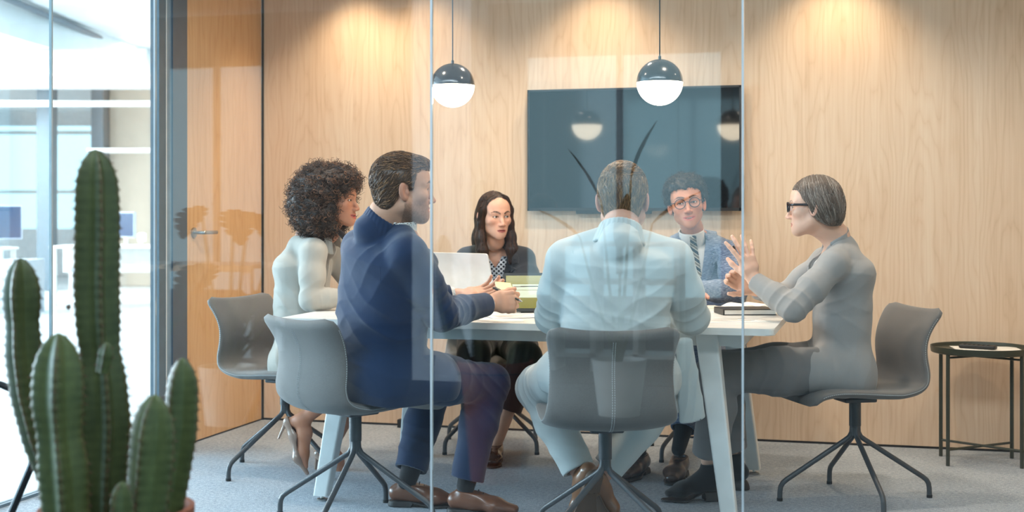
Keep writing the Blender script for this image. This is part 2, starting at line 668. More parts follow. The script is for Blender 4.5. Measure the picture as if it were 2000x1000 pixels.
M_maple = wood_veneer('maple veneer', srgb(206, 170, 136), srgb(227, 195, 164), srgb(239, 214, 187), rough=0.42)
M_maple_door = wood_veneer('maple door veneer', srgb(200, 152, 106), srgb(216, 170, 122), srgb(228, 186, 140), rough=0.25, axis='Y', sheet=0.9)
M_black = plain('black metal', (0.012, 0.013, 0.014), 0.35)
M_dark_trim = plain('dark shadow gap trim', (0.02, 0.02, 0.022), 0.6)
M_steel = plain('brushed steel', (0.42, 0.41, 0.39), 0.3, metal=1.0)
M_frame = plain('grey blue frame paint', srgb(92, 112, 124), 0.4)
M_frame_light = plain('pale aluminium profile', srgb(170, 185, 192), 0.35, metal=0.3)
M_white = plain('white laminate', srgb(232, 230, 224), 0.3)
M_white_metal = plain('white powder coat', srgb(222, 224, 222), 0.4)
M_plaster = plain('white plaster', srgb(232, 234, 236), 0.9)
M_glass = glass_mat('clear glass', (0.985, 0.995, 0.99), 0.043)
M_glass_edge = plain('polished glass edge', srgb(184, 190, 192), 0.15)


def carpet_mat():
    m, nt, b = base_mat('grey loop carpet', srgb(136, 142, 148), 0.95, spec=0.1)
    v = coords(nt)
    f = noise(nt, v, 210, 2, 0.7); g = noise(nt, v, 60, 3, 0.6); h = noise(nt, v, 3, 2)
    t = math_node(nt, 'ADD', math_node(nt, 'MULTIPLY', f, 0.6), math_node(nt, 'MULTIPLY', g, 0.4))
    t = math_node(nt, 'ADD', t, math_node(nt, 'MULTIPLY', math_node(nt, 'SUBTRACT', h, 0.5), 0.12))
    nt.links.new(ramp(nt, t, [(0.30, srgb(112, 121, 130)), (0.5, srgb(164, 172, 180)), (0.70, srgb(204, 210, 216))]), b.inputs['Base Color'])
    bump(nt, b, f, 0.7, 0.004)
    return m


def concrete_mat(name, c, rough):
    m, nt, b = base_mat(name, c, rough, spec=0.5)
    v = coords(nt)
    t = math_node(nt, 'ADD', math_node(nt, 'MULTIPLY', noise(nt, v, 1.1, 5, 0.65), 0.7), math_node(nt, 'MULTIPLY', noise(nt, v, 40, 2), 0.3))
    nt.links.new(ramp(nt, t, [(0.3, tuple(x * 0.86 for x in c)), (0.7, tuple(min(1, x * 1.08) for x in c))]), b.inputs['Base Color'])
    return m


M_carpet = carpet_mat()
M_floor = concrete_mat('pale polished concrete', srgb(214, 218, 220), 0.22)
M_slab = concrete_mat('white painted slab', srgb(226, 229, 231), 0.8)
M_column = concrete_mat('raw concrete', srgb(196, 184, 168), 0.85)


def wall_box(name, x0, y0, z0, x1, y1, z1, m, bev=0.0):
    return struct(MB().box(x0, y0, z0, x1, y1, z1, bev).build(name, m))


# floors
wall_box('floor', X_LEFT - 0.05, Y_GLASS, -0.10, X_RIGHT + 0.1, Y_BACK + 0.1, 0.0, M_carpet)
wall_box('trim_15', X_LEFT - 0.045, 6.188, 0.0, X_LEFT - 0.002, Y_BACK, 0.009, M_dark_trim)  # strip added under the door to stop light leaking through
struct(MB().prism([(-26, Y_GLASS), (X_LEFT, Y_GLASS), (X_LEFT, 36), (-26, 36)], -0.12, -0.004).build('floor_office', M_floor))
M_floor_dark = concrete_mat('darkened front floor', srgb(84, 88, 92), 0.9)  # floor colour darkened to weaken its mirror image in the panes
struct(MB().prism([(-26, -8), (12, -8), (12, Y_GLASS), (-26, Y_GLASS)], -0.12, -0.004).build('floor_front', M_floor_dark))
# meeting room shell
wall_box('wall_back', X_LEFT, Y_BACK, 0.012, X_RIGHT, Y_BACK + 0.12, Z_CEIL, M_maple)
wall_box('baseboard_back', X_LEFT, Y_BACK + 0.004, 0.0, X_RIGHT, Y_BACK + 0.12, 0.012, M_dark_trim)
wall_box('trim_1', X_LEFT - 0.004, Y_BACK - 0.008, 0.0, X_LEFT + 0.008, Y_BACK + 0.001, Z_CEIL, M_dark_trim)  # dark strip drawn for the shadow line in the corner
wall_box('wall_right', X_RIGHT, Y_GLASS, 0.0, X_RIGHT + 0.12, Y_BACK + 0.12, Z_CEIL, M_maple)
wall_box('ceiling', X_LEFT - 0.1, Y_GLASS - 0.05, Z_CEIL, X_RIGHT + 0.12, Y_BACK + 0.12, Z_CEIL + 0.12, M_plaster)

# left wall: timber door, grey frame, two fixed panes
DY0, DY1 = 6.188, 7.052
d = struct(MB().box(X_LEFT - 0.045, DY0, 0.008, X_LEFT, DY1, 2.5, 0.002).build('door_1', M_maple_door))
wall_box('trim_2', X_LEFT - 0.05, DY0, 2.505, X_LEFT, Y_BACK, Z_CEIL, M_frame)
hb = MB()
hx, hy, hz = X_LEFT, 6.262, 1.07
hb.xf(Matrix.Identity(4))
hb.lathe([(0.026, 0), (0.026, 0.008), (0.022, 0.010)], n=28).xf(Matrix.Translation((hx, hy, hz)) @ Matrix.Rotation(PI / 2, 4, 'Y'))
hb.tube([(hx + 0.008, hy, hz), (hx + 0.045, hy, hz), (hx + 0.056, hy + 0.006, hz), (hx + 0.060, hy + 0.02, hz), (hx + 0.060, hy + 0.135, hz)], 0.0095, 14)
hb.build('door_handle', M_steel, d, smooth='auto')
M_frame_dark = plain('dark grey blue frame paint', srgb(82, 97, 110), 0.4)
M_frame_mid = plain('light blue grey frame paint', srgb(128, 152, 168), 0.4)
struct(MB().box(X_LEFT - 0.06, 6.042, 0, X_LEFT + 0.008, DY0 - 0.003, Z_CEIL).build('trim_3', M_frame_dark))
struct(MB().box(X_LEFT - 0.045, 5.990, 0, X_LEFT - 0.001, 6.042, Z_CEIL).build('trim_4', M_frame_mid))
struct(MB().box(X_LEFT - 0.045, 5.983, 0, X_LEFT + 0.004, 5.990, Z_CEIL).build('trim_16', M_white_metal))
struct(MB().box(X_LEFT - 0.045, 5.918, 0, X_LEFT + 0.002, 5.983, Z_CEIL).build('trim_5', M_frame))


def pane(name, x0, y0, x1, y1):
    return struct(MB().box(x0, y0, 0.012, x1, y1, Z_CEIL - 0.004).build(name, M_glass))


pane('window_1', X_LEFT - 0.026, 5.068, X_LEFT - 0.016, 5.916)
pane('window_2', X_LEFT - 0.026, Y_GLASS + 0.012, X_LEFT - 0.016, 5.056)
struct(MB().box(X_LEFT - 0.027, 5.057, 0.012, X_LEFT - 0.015, 5.067, Z_CEIL).build('trim_6', M_frame_light))
wall_box('trim_7', X_LEFT - 0.04, Y_GLASS, 0.0, X_LEFT - 0.002, 5.917, 0.012, M_frame)
# glass front: full-height panes butted together
seams = [X_LEFT, -2.403, -1.403, -0.403, 0.597, X_RIGHT]
for i in range(5):
    pane('window_%d' % (i + 3), seams[i] + 0.0035, Y_GLASS - 0.006, seams[i + 1] - 0.0035, Y_GLASS + 0.006)
for i in range(1, 5):
    struct(MB().box(seams[i] - 0.0033, Y_GLASS - 0.0062, 0.012, seams[i] + 0.0033, Y_GLASS + 0.0062, Z_CEIL).build('trim_%d' % (i + 7), M_glass_edge))
wall_box('trim_12', X_LEFT, Y_GLASS - 0.02, 0.0, X_RIGHT, Y_GLASS + 0.02, 0.012, M_frame)


# ------------------------------------------------------------------ open office to the left (square to the picture)
def off_box(name, x0, z0, h0, x1, z1, h1, m, parent=None, bev=0.0):
    o = MB().box(x0, z0, h0, x1, z1, h1, bev).xf(ROT).build(name, m, parent)
    return o if parent else struct(o)


off_box('ceiling_office', -22, -7.5, 3.35, 9, 27, 3.6, M_slab)
# long downstand beam with its conduit
MBm = MB().box(-0.17, -9, 2.98, 0.17, 10, 3.35)
struct(MBm.xf(ROT @ Matrix.Translation((-5.2, 16.0, 0)) @ Matrix.Rotation(math.radians(-4), 4, 'Z')).build('ceiling_beam', M_slab))
for zz in (19.5, 24.0):
    off_box('ceiling_beam', -20, zz, 2.95, -3.5, zz + 0.35, 3.35, M_slab)
struct(MB().tube([(-5.02, 7.0, 3.29), (-5.02, 25.5, 3.29)], 0.035, 10).xf(ROT).build('ceiling_conduit', M_frame_dark))
for z, h, r, x0 in ((14.5, 2.86, 0.05, -6.4), (16.8, 2.78, 0.07, -8.0), (18.3, 2.62, 0.04, -7.2)):
    struct(MB().tube([(x0, z, h), (-3.9, z, h)], r, 12).xf(ROT).build('ceiling_pipe', M_white_metal))
# far window wall: piers, rails
ZF = 25.0
off_box('wall_far', -22, ZF, 0, -5.0, ZF + 0.2, 0.85, M_plaster)
off_box('wall_far_head', -22, ZF, 2.75, -5.0, ZF + 0.2, 3.4, M_plaster)
for x in (-18.5, -14.5, -10.7):
    off_box('wall_pier', x, ZF - 0.1, 0, x + 0.7, ZF + 0.25, 3.4, M_column)
off_box('window_rail', -22, ZF - 0.2, 2.58, -5, ZF, 2.64, M_white_metal)
off_box('window_rail', -22, ZF - 0.2, 3.09, -8.4, ZF, 3.15, M_white_metal)
off_box('window_rail', -22, ZF, 1.5, -5, ZF + 0.1, 1.56, M_white_metal)
off_box('hanging_rail', -5.9, 18.9, 2.0, -4.2, 19.3, 2.05, M_white_metal)
off_box('wall_side', -6.35, 21.5, 0, -3.9, 21.8, 3.4, M_column)
off_box('column_office', -6.55, 21.2, 0, -6.36, 21.7, 3.4, M_frame)
off_box('column_office', -5.42, 20.9, 0, -5.2, 21.2, 3.4, M_frame)
off_box('column_office', -7.05, 20.2, 0, -6.84, 20.5, 3.4, M_frame)

# ------------------------------------------------------------------ office behind the camera (seen in the glass)
YB = -5.0
M_rear = concrete_mat('darkened rear plaster', srgb(96, 92, 88), 0.9)  # colour darkened so the rear walls mirror less in the glass
for a0, a1, m in ((-9.5, -7.6, M_rear), (-6.4, -3.5, M_rear), (-1.5, 4.0, M_rear)):
    wall_box('wall_pier', a0, YB - 0.2, 0, a1, YB, 3.3, m)
wall_box('wall_rear', -9.5, YB - 0.15, 0, 4.0, YB - 0.05, 0.32, M_rear)
wall_box('wall_rear_head', -9.5, YB - 0.15, 2.75, 4.0, YB - 0.05, 3.3, M_rear)
for a in (-7.0, -2.55):
    wall_box('window_mullion', a, YB - 0.12, 0.55, a + 0.06, YB - 0.06, 2.75, M_frame)
wall_box('column_rear', -3.15, -1.0, 0, -2.72, -0.6, 3.3, M_plaster)
wall_box('trim_13', -3.0, -0.74, -0.004, 4.0, -0.71, 0.004, M_dark_trim)
wall_box('trim_14', -0.9, 1.28, -0.004, 4.0, 1.30, 0.003, M_dark_trim)
# ------------------------------------------------------------------ conference table
M_fabric_grey = fabric('grey melange upholstery', srgb(104, 101, 98), weave=700, var=0.16, bump_s=0.4, heather=0.06)
M_fabric_dark = fabric('charcoal upholstery edge', srgb(96, 100, 102), weave=700, var=0.16, bump_s=0.4)
M_thread = plain('pale stitching', srgb(190, 194, 194), 0.8)
M_chairleg = plain('dark grey powder coat', srgb(62, 65, 68), 0.42)
M_rubber = plain('black rubber', (0.01, 0.01, 0.01), 0.7)
M_paper = plain('white paper', srgb(238, 234, 226), 0.8)
M_ink = plain('printed ink', srgb(120, 112, 106), 0.8)
M_cream = plain('cream paper', srgb(240, 222, 170), 0.8)
M_leather_black = plain('black leather', (0.018, 0.017, 0.016), 0.45)
M_alu = plain('silver aluminium', srgb(222, 224, 226), 0.32, metal=0.4)

TX0, TX1, TY0, TY1, TZ = -2.36, -0.375, 5.09, 6.265, 0.745


def rounded_rect(x0, y0, x1, y1, r, n=6):
    pts = []
    for cx, cy, a0 in ((x1 - r, y1 - r, 0), (x0 + r, y1 - r, 90), (x0 + r, y0 + r, 180), (x1 - r, y0 + r, 270)):
        for i in range(n + 1):
            a = math.radians(a0 + 90 * i / n)
            pts.append((cx + r * math.cos(a), cy + r * math.sin(a)))
    return pts


def slab(poly, z0, z1, name, m, parent, bev=0.003):
    mb = MB().prism(poly, z0, z1)
    es = [e for e in mb.bm.edges if abs(e.verts[0].co.z - e.verts[1].co.z) < 1e-6]
    if bev: bmesh.ops.bevel(mb.bm, geom=es, offset=bev, segments=2, affect='EDGES')
    return mb.build(name, m, parent)


tbl = thing('conference_table', 'white conference table with splayed tapering legs', 'table', ((TX0 + TX1) / 2, (TY0 + TY1) / 2, 0))
XM = -1.40
top = MB().prism(rounded_rect(TX0, TY0, TX1, TY1, 0.035), TZ - 0.026, TZ)
es = [e for e in top.bm.edges if abs(e.verts[0].co.z - e.verts[1].co.z) < 1e-6]
bmesh.ops.bevel(top.bm, geom=es, offset=0.003, segments=2, affect='EDGES')
top.build('tabletop', M_white, tbl)
for y in (TY0 + 0.13, TY1 - 0.17):
    MB().box(TX0 + 0.17, y, TZ - 0.080, TX1 - 0.17, y + 0.04, TZ - 0.0265).build('apron_rail', M_white_metal, tbl)
for x in (TX0 + 0.13, TX1 - 0.17):
    MB().box(x, TY0 + 0.13, TZ - 0.086, x + 0.04, TY1 - 0.13, TZ - 0.0265).build('end_rail', M_white_metal, tbl)


def table_leg(xt, yt, xb, yb):
    mb = MB()
    rings = []
    for (x, y, z, hw) in ((xb, yb, 0.022, 0.030), (xt, yt, TZ - 0.0265, 0.043)):
        poly = rounded_rect(x - hw, y - hw, x + hw, y + hw, 0.008, 3)
        rings.append([mb.bm.verts.new((px, py, z)) for px, py in poly])
    A, B = rings
    n = len(A)
    for i in range(n): mb.bm.faces.new((A[i], A[(i + 1) % n], B[(i + 1) % n], B[i]))
    mb.bm.faces.new(list(reversed(A))); mb.bm.faces.new(B)
    lg = mb.build('leg', M_white_metal, tbl)
    fb = MB().lathe([(0.022, 0.0), (0.022, 0.007), (0.008, 0.010), (0.006, 0.024)], (xb, yb, 0), 20)
    fb.build('levelling_foot', M_steel, lg, smooth='auto')


for sx, xt, xb in ((-1, TX0 + 0.265, -2.195), (1, TX1 - 0.265, -0.545)):
    table_leg(xt, TY0 + 0.16, xb, TY0 + 0.075)
    table_leg(xt, TY1 - 0.16, xb, TY1 - 0.075)


# ------------------------------------------------------------------ chairs
def chair_shell():
    """upholstered one-piece seat and back, facing +y, origin on the floor under the column"""
    prof = [(0.262, 0.405, 0.215), (0.258, 0.425, 0.222), (0.235, 0.444, 0.230), (0.17, 0.455, 0.236), (0.08, 0.452, 0.238), (-0.02, 0.444, 0.236),
            (-0.12, 0.440, 0.232), (-0.185, 0.446, 0.228), (-0.228, 0.470, 0.224), (-0.246, 0.510, 0.220), (-0.245, 0.560, 0.216), (-0.236, 0.610, 0.212),
            (-0.231, 0.655, 0.210), (-0.236, 0.700, 0.212), (-0.250, 0.745, 0.219), (-0.270, 0.785, 0.227), (-0.286, 0.812, 0.231), (-0.293, 0.824, 0.230)]
    pr = np.array(prof)
    up = pr[:, 1] > 0.47
    pr[up, 1] = 0.47 + (pr[up, 1] - 0.47) * 0.875
    # resample smoothly
    K = 56
    s = np.concatenate([[0], np.cumsum(np.hypot(np.diff(pr[:, 0]), np.diff(pr[:, 1])))])
    t = np.linspace(0, s[-1], K)
    c = np.stack([np.interp(t, s, pr[:, i]) for i in range(3)], -1)
    for _ in range(3):
        c[1:-1] = 0.25 * c[:-2] + 0.5 * c[1:-1] + 0.25 * c[2:]
    T = np.gradient(c[:, :2], axis=0); T /= np.linalg.norm(T, axis=1, keepdims=True)
    Nn = np.stack([T[:, 1], -T[:, 0]], -1)      # towards the sitter
    return c, T, Nn, t / t[-1]


def make_chair(name='meeting_chair'):
    root = bpy.data.objects.new(name, None); COL.objects.link(root); root.empty_display_size = 0.1
    c, T, Nn, v = chair_shell()
    K = len(c); n = 40
    bm = bmesh.new(); rings = []
    for i in range(K):
        w = c[i, 2]; th = 0.021
        e = min(1.0, min(v[i], 1 - v[i]) / 0.022)
        sh = math.sqrt(max(0.0, 1 - (1 - e) ** 2)) if e < 1 else 1.0
        wrap = 0.012 + 0.026 * min(1, max(0, (v[i] - 0.45) / 0.2)) * (1 - 0.6 * min(1, max(0, (v[i] - 0.75) / 0.25)))      # the sides come forward round the back
        corner = 0.0
        for d, R in ((v[i] * 0.98, 0.05), ((1 - v[i]) * 0.98, 0.055)):
            if d < R: corner = max(corner, R - math.sqrt(max(0, R * R - (R - d) ** 2)))
        w = w - corner * 0.9
        ring = []
        for j in range(n):
            a = 2 * PI * j / n
            ca, sa = math.cos(a), math.sin(a)
            x = w * math.copysign(abs(ca) ** 0.42, ca)
            o = th * sh * math.copysign(abs(sa) ** 0.75, sa) + wrap * (abs(x) / w) ** 2.2
            ring.append(bm.verts.new((x, c[i, 0] + Nn[i, 0] * o, c[i, 1] + Nn[i, 1] * o)))
        rings.append(ring)
    for A, B in zip(rings, rings[1:]):
        for j in range(n): bm.faces.new((A[j], A[(j + 1) % n], B[(j + 1) % n], B[j]))
    bm.faces.new(rings[0]); bm.faces.new(list(reversed(rings[-1])))
    bmesh.ops.recalc_face_normals(bm, faces=bm.faces)
    me = bpy.data.meshes.new('seat_shell'); bm.to_mesh(me); bm.free()
    link_mesh('seat_shell', me, M_fabric_grey, root, smooth=True, local=True)
    # stitched seams: along both edges and down the middle of the back
    for sx in (-1, 1):
        pts = []
        for i in range(3, K - 3):
            w = c[i, 2]; x = sx * w * 0.985
            wrap = 0.012 + 0.026 * min(1, max(0, (v[i] - 0.45) / 0.2)) * (1 - 0.6 * min(1, max(0, (v[i] - 0.75) / 0.25)))
            o = wrap * 0.97 - 0.0
            cor = max(0, 0.05 - v[i]) + max(0, 0.055 - (1 - v[i]))
            pts.append((x - sx * cor * 0.5 + sx * 0.0005, c[i, 0] + Nn[i, 0] * o, c[i, 1] + Nn[i, 1] * o))
        mb = MB()
        for i in range(0, len(pts) - 1):
            p, q = Vector(pts[i]), Vector(pts[i + 1])
            for k in (0, 1):
                a0 = p.lerp(q, 0.5 * k + 0.05); b0 = p.lerp(q, 0.5 * k + 0.36)
                off = Vector((sx * 0.0035, 0, 0))
                mb.tube([a0 + off, b0 + off], 0.0012, 5)
        mb.build('edge_stitching', M_thread, root, local=True, weld=False)
    mb = MB()
    for i in range(K // 2 - 6, K - 3):
        o = -0.0212
        p = Vector((0, c[i, 0] + Nn[i, 0] * o, c[i, 1] + Nn[i, 1] * o)); q = Vector((0, c[i + 1, 0] + Nn[i + 1, 0] * o, c[i + 1, 1] + Nn[i + 1, 1] * o))
        for k in (0, 1):
            for sx in (-0.004, 0.004):
                mb.tube([p.lerp(q, 0.5 * k + 0.05) + Vector((sx, 0, 0)), p.lerp(q, 0.5 * k + 0.36) + Vector((sx, 0, 0))], 0.0009, 4)
    mb.build('back_stitching', M_thread, root, local=True, weld=False)
    MB().box(-0.06, -0.07, 0.402, 0.06, 0.07, 0.421, 0.006).build('seat_plate', M_chairleg, root, local=True)
    return root


def chair_base(root, turn):
    """swivel base: column, hub, four bent legs; turn = bearing of the first leg against the seat"""
    MB().lathe([(0.021, 0.262), (0.021, 0.300), (0.024, 0.301), (0.024, 0.402)], n=24).build('column', M_chairleg, root, smooth='auto', local=True)
    for k in range(4):
        a = turn + k * PI / 2
        dx, dy = math.cos(a), math.sin(a)
        pts = [(0.012, 0.300), (0.014, 0.275), (0.024, 0.256), (0.042, 0.243), (0.285, 0.088), (0.303, 0.074), (0.312, 0.058), (0.315, 0.040), (0.316, 0.003)]
        lg = MB().tube([(dx * r, dy * r, z) for r, z in pts], 0.0105, 12).build('leg', M_chairleg, root, smooth='auto', local=True)
        MB().lathe([(0.0118, 0.0), (0.0118, 0.012)], (dx * 0.316, dy * 0.316, 0), 14).build('foot_cap', M_rubber, lg, smooth='auto', local=True)


def copy_tree(o, parent=None):
    cp = o.copy(); COL.objects.link(cp)
    if parent is not None: cp.parent = parent
    for ch in list(o.children): copy_tree(ch, cp)
    return cp


chair_proto = make_chair()
CHAIRS = {}


def place_chair(key, label, x, y, facing, leg_dir, first=False):
    """facing / leg_dir: room directions"""
    r = chair_proto if first else copy_tree(chair_proto)
    if not first:
        for ch in list(r.children):
            if ch.name.startswith(('leg', 'column')):
                for g in list(ch.children): bpy.data.objects.remove(g)
                bpy.data.objects.remove(ch)
    th = math.atan2(facing[1], facing[0]) - PI / 2
    r.location = (x, y, 0); r.rotation_euler = (0, 0, th)
    chair_base(r, math.atan2(leg_dir[1], leg_dir[0]) - th)
    tag(r, label, 'chair', 'grey meeting chairs round the table')
    CHAIRS[key] = r
    return r


def spot(px, z):
    p = P(px, HORIZON, z); return p[0], p[1]


specs = [
    ('navy', 'grey upholstered swivel chair under the man in the navy suit', spot(694, 5.21), D(0.72, 0.69), D(-0.96, 0.28)),
    ('back', 'grey swivel chair seen from behind under the man in the pale suit', spot(1182, 4.83), D(-0.04, 1.0), D(0.72, -0.70)),
    ('bob', 'grey swivel chair at the right end of the table under the grey-haired woman', spot(1670, 5.577), D(-0.975, -0.20), D(0.99, 0.1)),
    ('curly', 'grey swivel chair at the left end of the table under the curly-haired woman', spot(557, 6.19), D(0.87, -0.46), D(0.66, 0.75)),
    ('black', 'grey swivel chair across the table under the dark-haired woman', spot(960, 6.82), D(0.05, -1.0), D(0.7, 0.7)),
    ('blue', 'grey swivel chair across the table under the man with the striped tie', spot(1372, 6.62), D(-0.12, -1.0), D(0.7, 0.7)),
]
for i, (k, lb, (x, y), fc, ld) in enumerate(specs):
    place_chair(k, lb, x, y, fc, ld, first=(i == 0))


# ------------------------------------------------------------------ pendant lamps
M_lamp_black = plain('gloss black enamel', (0.012, 0.012, 0.012), 0.18, coat=0.4)
M_lamp_glow = emit_mat('opal glowing glass', (1.0, 0.86, 0.66), 9.0)


def pendant(px, py, z, label):
    c = P(px, py, z)
    r = 0.0955
    t = thing('pendant_lamp', label, 'lamp', c)
    up = [(0.0, r)] + [(r * math.sin(a), r * math.cos(a)) for a in np.linspace(0.05, PI / 2, 16)]
    up = up[1:]
    MB().lathe([(0.004, r)] + up + [(r * 0.9, 0.0)], c, 48).build('upper_shade', M_lamp_black, t, smooth='auto')
    lo = [(r * 0.9, 0.0), (r * 0.992, -0.001)] + [(r * 0.992 * math.cos(a), -r * 0.992 * math.sin(a)) for a in np.linspace(0.03, PI / 2 - 0.02, 18)]
    MB().lathe(lo, c, 48).build('glowing_bowl', M_lamp_glow, t, smooth='auto')
    MB().tube([(c[0], c[1], c[2] + r - 0.002), (c[0], c[1], Z_CEIL - 0.02)], 0.0028, 8).build('cord', M_black, t)
    MB().lathe([(0.006, r - 0.002), (0.006, r + 0.012), (0.003, r + 0.014)], c, 16).build('cord_grip', M_black, t, smooth='auto')
    MB().lathe([(0.05, Z_CEIL - 0.025 - c[2]), (0.05, Z_CEIL - c[2])], c, 24).build('ceiling_rose', M_black, t, smooth='auto')
    d = bpy.data.lights.new('lamp_bulb', 'POINT'); d.energy = 14; d.color = (1.0, 0.80, 0.56); d.shadow_soft_size = r
    return t


pendant(884, 167, 5.88, 'black and white globe pendant lamp hanging left of the wall screen')
pendant(1288.5, 161, 5.60, 'black and white globe pendant lamp hanging in front of the wall screen')
# recessed downlights close to the panelled wall
for i, (px, pw) in enumerate(((655, 30), (800, 18), (1180, 24), (1640, 30))):
    x = P(px, HORIZON, 7.2)[0]
    spot_light('wall_downlight', (x, Y_BACK - 0.28, Z_CEIL - 0.03), pw * 1.1, (1.0, 0.80, 0.56), 1.75, 0.8)
# general ceiling lights over the table, the right one added to brighten the wall
for x, y in ((-2.3, 5.2), (-0.5, 5.2), (-1.4, 6.1), (0.75, 5.9)):
    spot_light('ceiling_and_fill_light', (x, y, Z_CEIL - 0.03), (26 if x > 0 else 56), (1.0, 0.84, 0.69), 2.5, 0.9, 0.06)

# ------------------------------------------------------------------ wall screen
M_screen = plain('black screen glass', (0.006, 0.007, 0.009), 0.07, coat=0.5)
M_bezel = plain('black bezel', (0.014, 0.013, 0.013), 0.35)
tv = thing('wall_screen', 'large black flat television mounted on the maple wall', 'television', (-1.243, Y_BACK, 1.50))
x0, x1, z0, z1 = -1.806, -0.681, 1.18, 1.822
yf = Y_BACK - 0.062
MB().box(x0 + 0.01, yf + 0.012, z0 + 0.01, x1 - 0.01, Y_BACK - 0.02, z1 - 0.01, 0.006).build('housing', M_bezel, tv)
MB().box(x0 + 0.12, Y_BACK - 0.022, z0 + 0.1, x1 - 0.12, Y_BACK + 0.0, z1 - 0.1).build('wall_mount', M_black, tv)
fr = MB()
fr.box(x0, yf, z0, x1, yf + 0.02, z0 + 0.016); fr.box(x0, yf, z1 - 0.010, x1, yf + 0.02, z1)
fr.box(x0, yf, z0, x0 + 0.010, yf + 0.02, z1); fr.box(x1 - 0.010, yf, z0, x1, yf + 0.02, z1)
fr.build('bezel', M_bezel, tv)
MB().box(x0 + 0.009, yf + 0.004, z0 + 0.015, x1 - 0.009, yf + 0.014, z1 - 0.009).build('screen', M_screen, tv)
MB().box((x0 + x1) / 2 - 0.30, yf + 0.005, z0 - 0.016, (x0 + x1) / 2 + 0.1, yf + 0.03, z0 + 0.002, 0.003).build('speaker_bar', M_black, tv)

# ------------------------------------------------------------------ tray table on the right
M_tray = plain('dark green metal', srgb(58, 60, 48), 0.4)
sx, sy = 0.457, 6.753
st = thing('tray_table', 'round dark metal tray table by the maple wall', 'side table', (sx, sy, 0))
MB().lathe([(0.0005, 0.528), (0.214, 0.528), (0.219, 0.531), (0.222, 0.545), (0.226, 0.546), (0.226, 0.540), (0.223, 0.518), (0.216, 0.514), (0.0005, 0.514)], (sx, sy, 0), 64, cap=False).build('tray', M_tray, st, smooth='auto')
la = math.atan2(*D(0.4, -1)[1::-1])
LEGS = [YAW + math.radians(q) for q in (208, 131, 28, 311)]
for a in LEGS:
    px, py = sx + 0.208 * math.cos(a), sy + 0.208 * math.sin(a)
    MB().tube([(px, py, 0.0), (px, py, 0.516)], 0.009, 12).build('leg', M_tray, st, smooth='auto')
for k in range(2):
    a = LEGS[k]
    dx, dy = 0.208 * math.cos(a), 0.208 * math.sin(a)
    MB().tube([(sx - dx, sy - dy, 0.075 + 0.004 * k), (sx + dx, sy + dy, 0.075 + 0.004 * k)], 0.006, 8).build('cross_brace', M_tray, st)
    MB().tube([(sx - dx, sy - dy, 0.500 - 0.004 * k), (sx + dx, sy + dy, 0.500 - 0.004 * k)], 0.005, 8).build('top_brace', M_tray, st)


def flat_sheet(name, c, w, l, ang, m, label, cat, th=0.0012, parent=None, curl=0.0, group=None):
    """a sheet of paper lying at c, l long along bearing ang"""
    bm = bmesh.new()
    nx, ny = 8, 10
    ux = Vector((math.cos(ang), math.sin(ang), 0)); uy = Vector((-math.sin(ang), math.cos(ang), 0))
    g = []
    for j in range(ny + 1):
        row = []
        for i in range(nx + 1):
            s, t = i / nx - 0.5, j / ny - 0.5
            z = curl * (max(0, abs(s) - 0.2) ** 2) * 4 + curl * 0.4 * max(0, t - 0.25) ** 2 * 6
            row.append(bm.verts.new(Vector(c) + ux * s * l + uy * t * w + Vector((0, 0, z + th))))
        g.append(row)
    for j in range(ny):
        for i in range(nx): bm.faces.new((g[j][i], g[j][i + 1], g[j + 1][i + 1], g[j + 1][i]))
    r = bmesh.ops.extrude_face_region(bm, geom=bm.faces[:])
    bmesh.ops.translate(bm, vec=(0, 0, -th), verts=[v for v in r['geom'] if isinstance(v, bmesh.types.BMVert)])
    bmesh.ops.recalc_face_normals(bm, faces=bm.faces)
    me = bpy.data.meshes.new(name); bm.to_mesh(me); bm.free()
    o = link_mesh(name, me, m, parent)
    if label: tag(o, label, cat, group)
    return o


flat_sheet('paper_sheet', (sx + 0.03, sy + 0.05, 0.5285), 0.21, 0.30, 0.12, M_paper, 'white paper sheet on the round tray table', 'paper')
rm = thing('remote_control', 'black remote control lying on the paper on the tray table', 'remote', (sx - 0.01, sy + 0.02, 0.5310), math.radians(-22))
MB().box(-0.085, -0.022, 0, 0.085, 0.022, 0.018, 0.006).build('remote_body', M_leather_black, rm, local=True)
for i in range(6):
    for j in range(3):
        MB().lathe([(0.0045, 0.017), (0.0045, 0.0195)], (-0.06 + 0.022 * i, -0.012 + 0.012 * j, 0), 10).build('button', M_rubber, rm, local=True)
# ------------------------------------------------------------------ people: shared builders
def sstep(a, b, x):
    t = np.clip((x - a) / (b - a), 0, 1)
    return t * t * (3 - 2 * t)


def lerp(a, b, t):
    return np.asarray(a, float) * (1 - t) + np.asarray(b, float) * t


def ik(a, c, l1, l2, pole):
    """middle joint of a two-bone limb from a to c, bent towards pole"""
    a, c = np.asarray(a, float), np.asarray(c, float)
    d = c - a; L = np.linalg.norm(d)
    if L > (l1 + l2) * 0.999:
        s = L / (l1 + l2) * 1.002; l1 *= s; l2 *= s
    u = d / L
    x = (l1 * l1 - l2 * l2 + L * L) / (2 * L)
    h = math.sqrt(max(0, l1 * l1 - x * x))
    p = np.asarray(pole, float); p = nrm(p - u * (p @ u))
    return a + u * x + p * h


def rotv(v, axis, ang):
    axis = nrm(axis); c, s = math.cos(ang), math.sin(ang)
    return v * c + np.cross(axis, v) * s + axis * (axis @ v) * (1 - c)


class Head:
    def __init__(self, c, fwd, up=(0, 0, 1), s=1.0, **o):
        self.c = np.asarray(c, float); self.R = frame(fwd, up); self.s = s; self.o = o

    def w(self, *p):
        return self.c + self.s * (np.array(p, float) @ self.R)

    def l(self, p):
        return ((p - self.c) @ self.R.T) / self.s


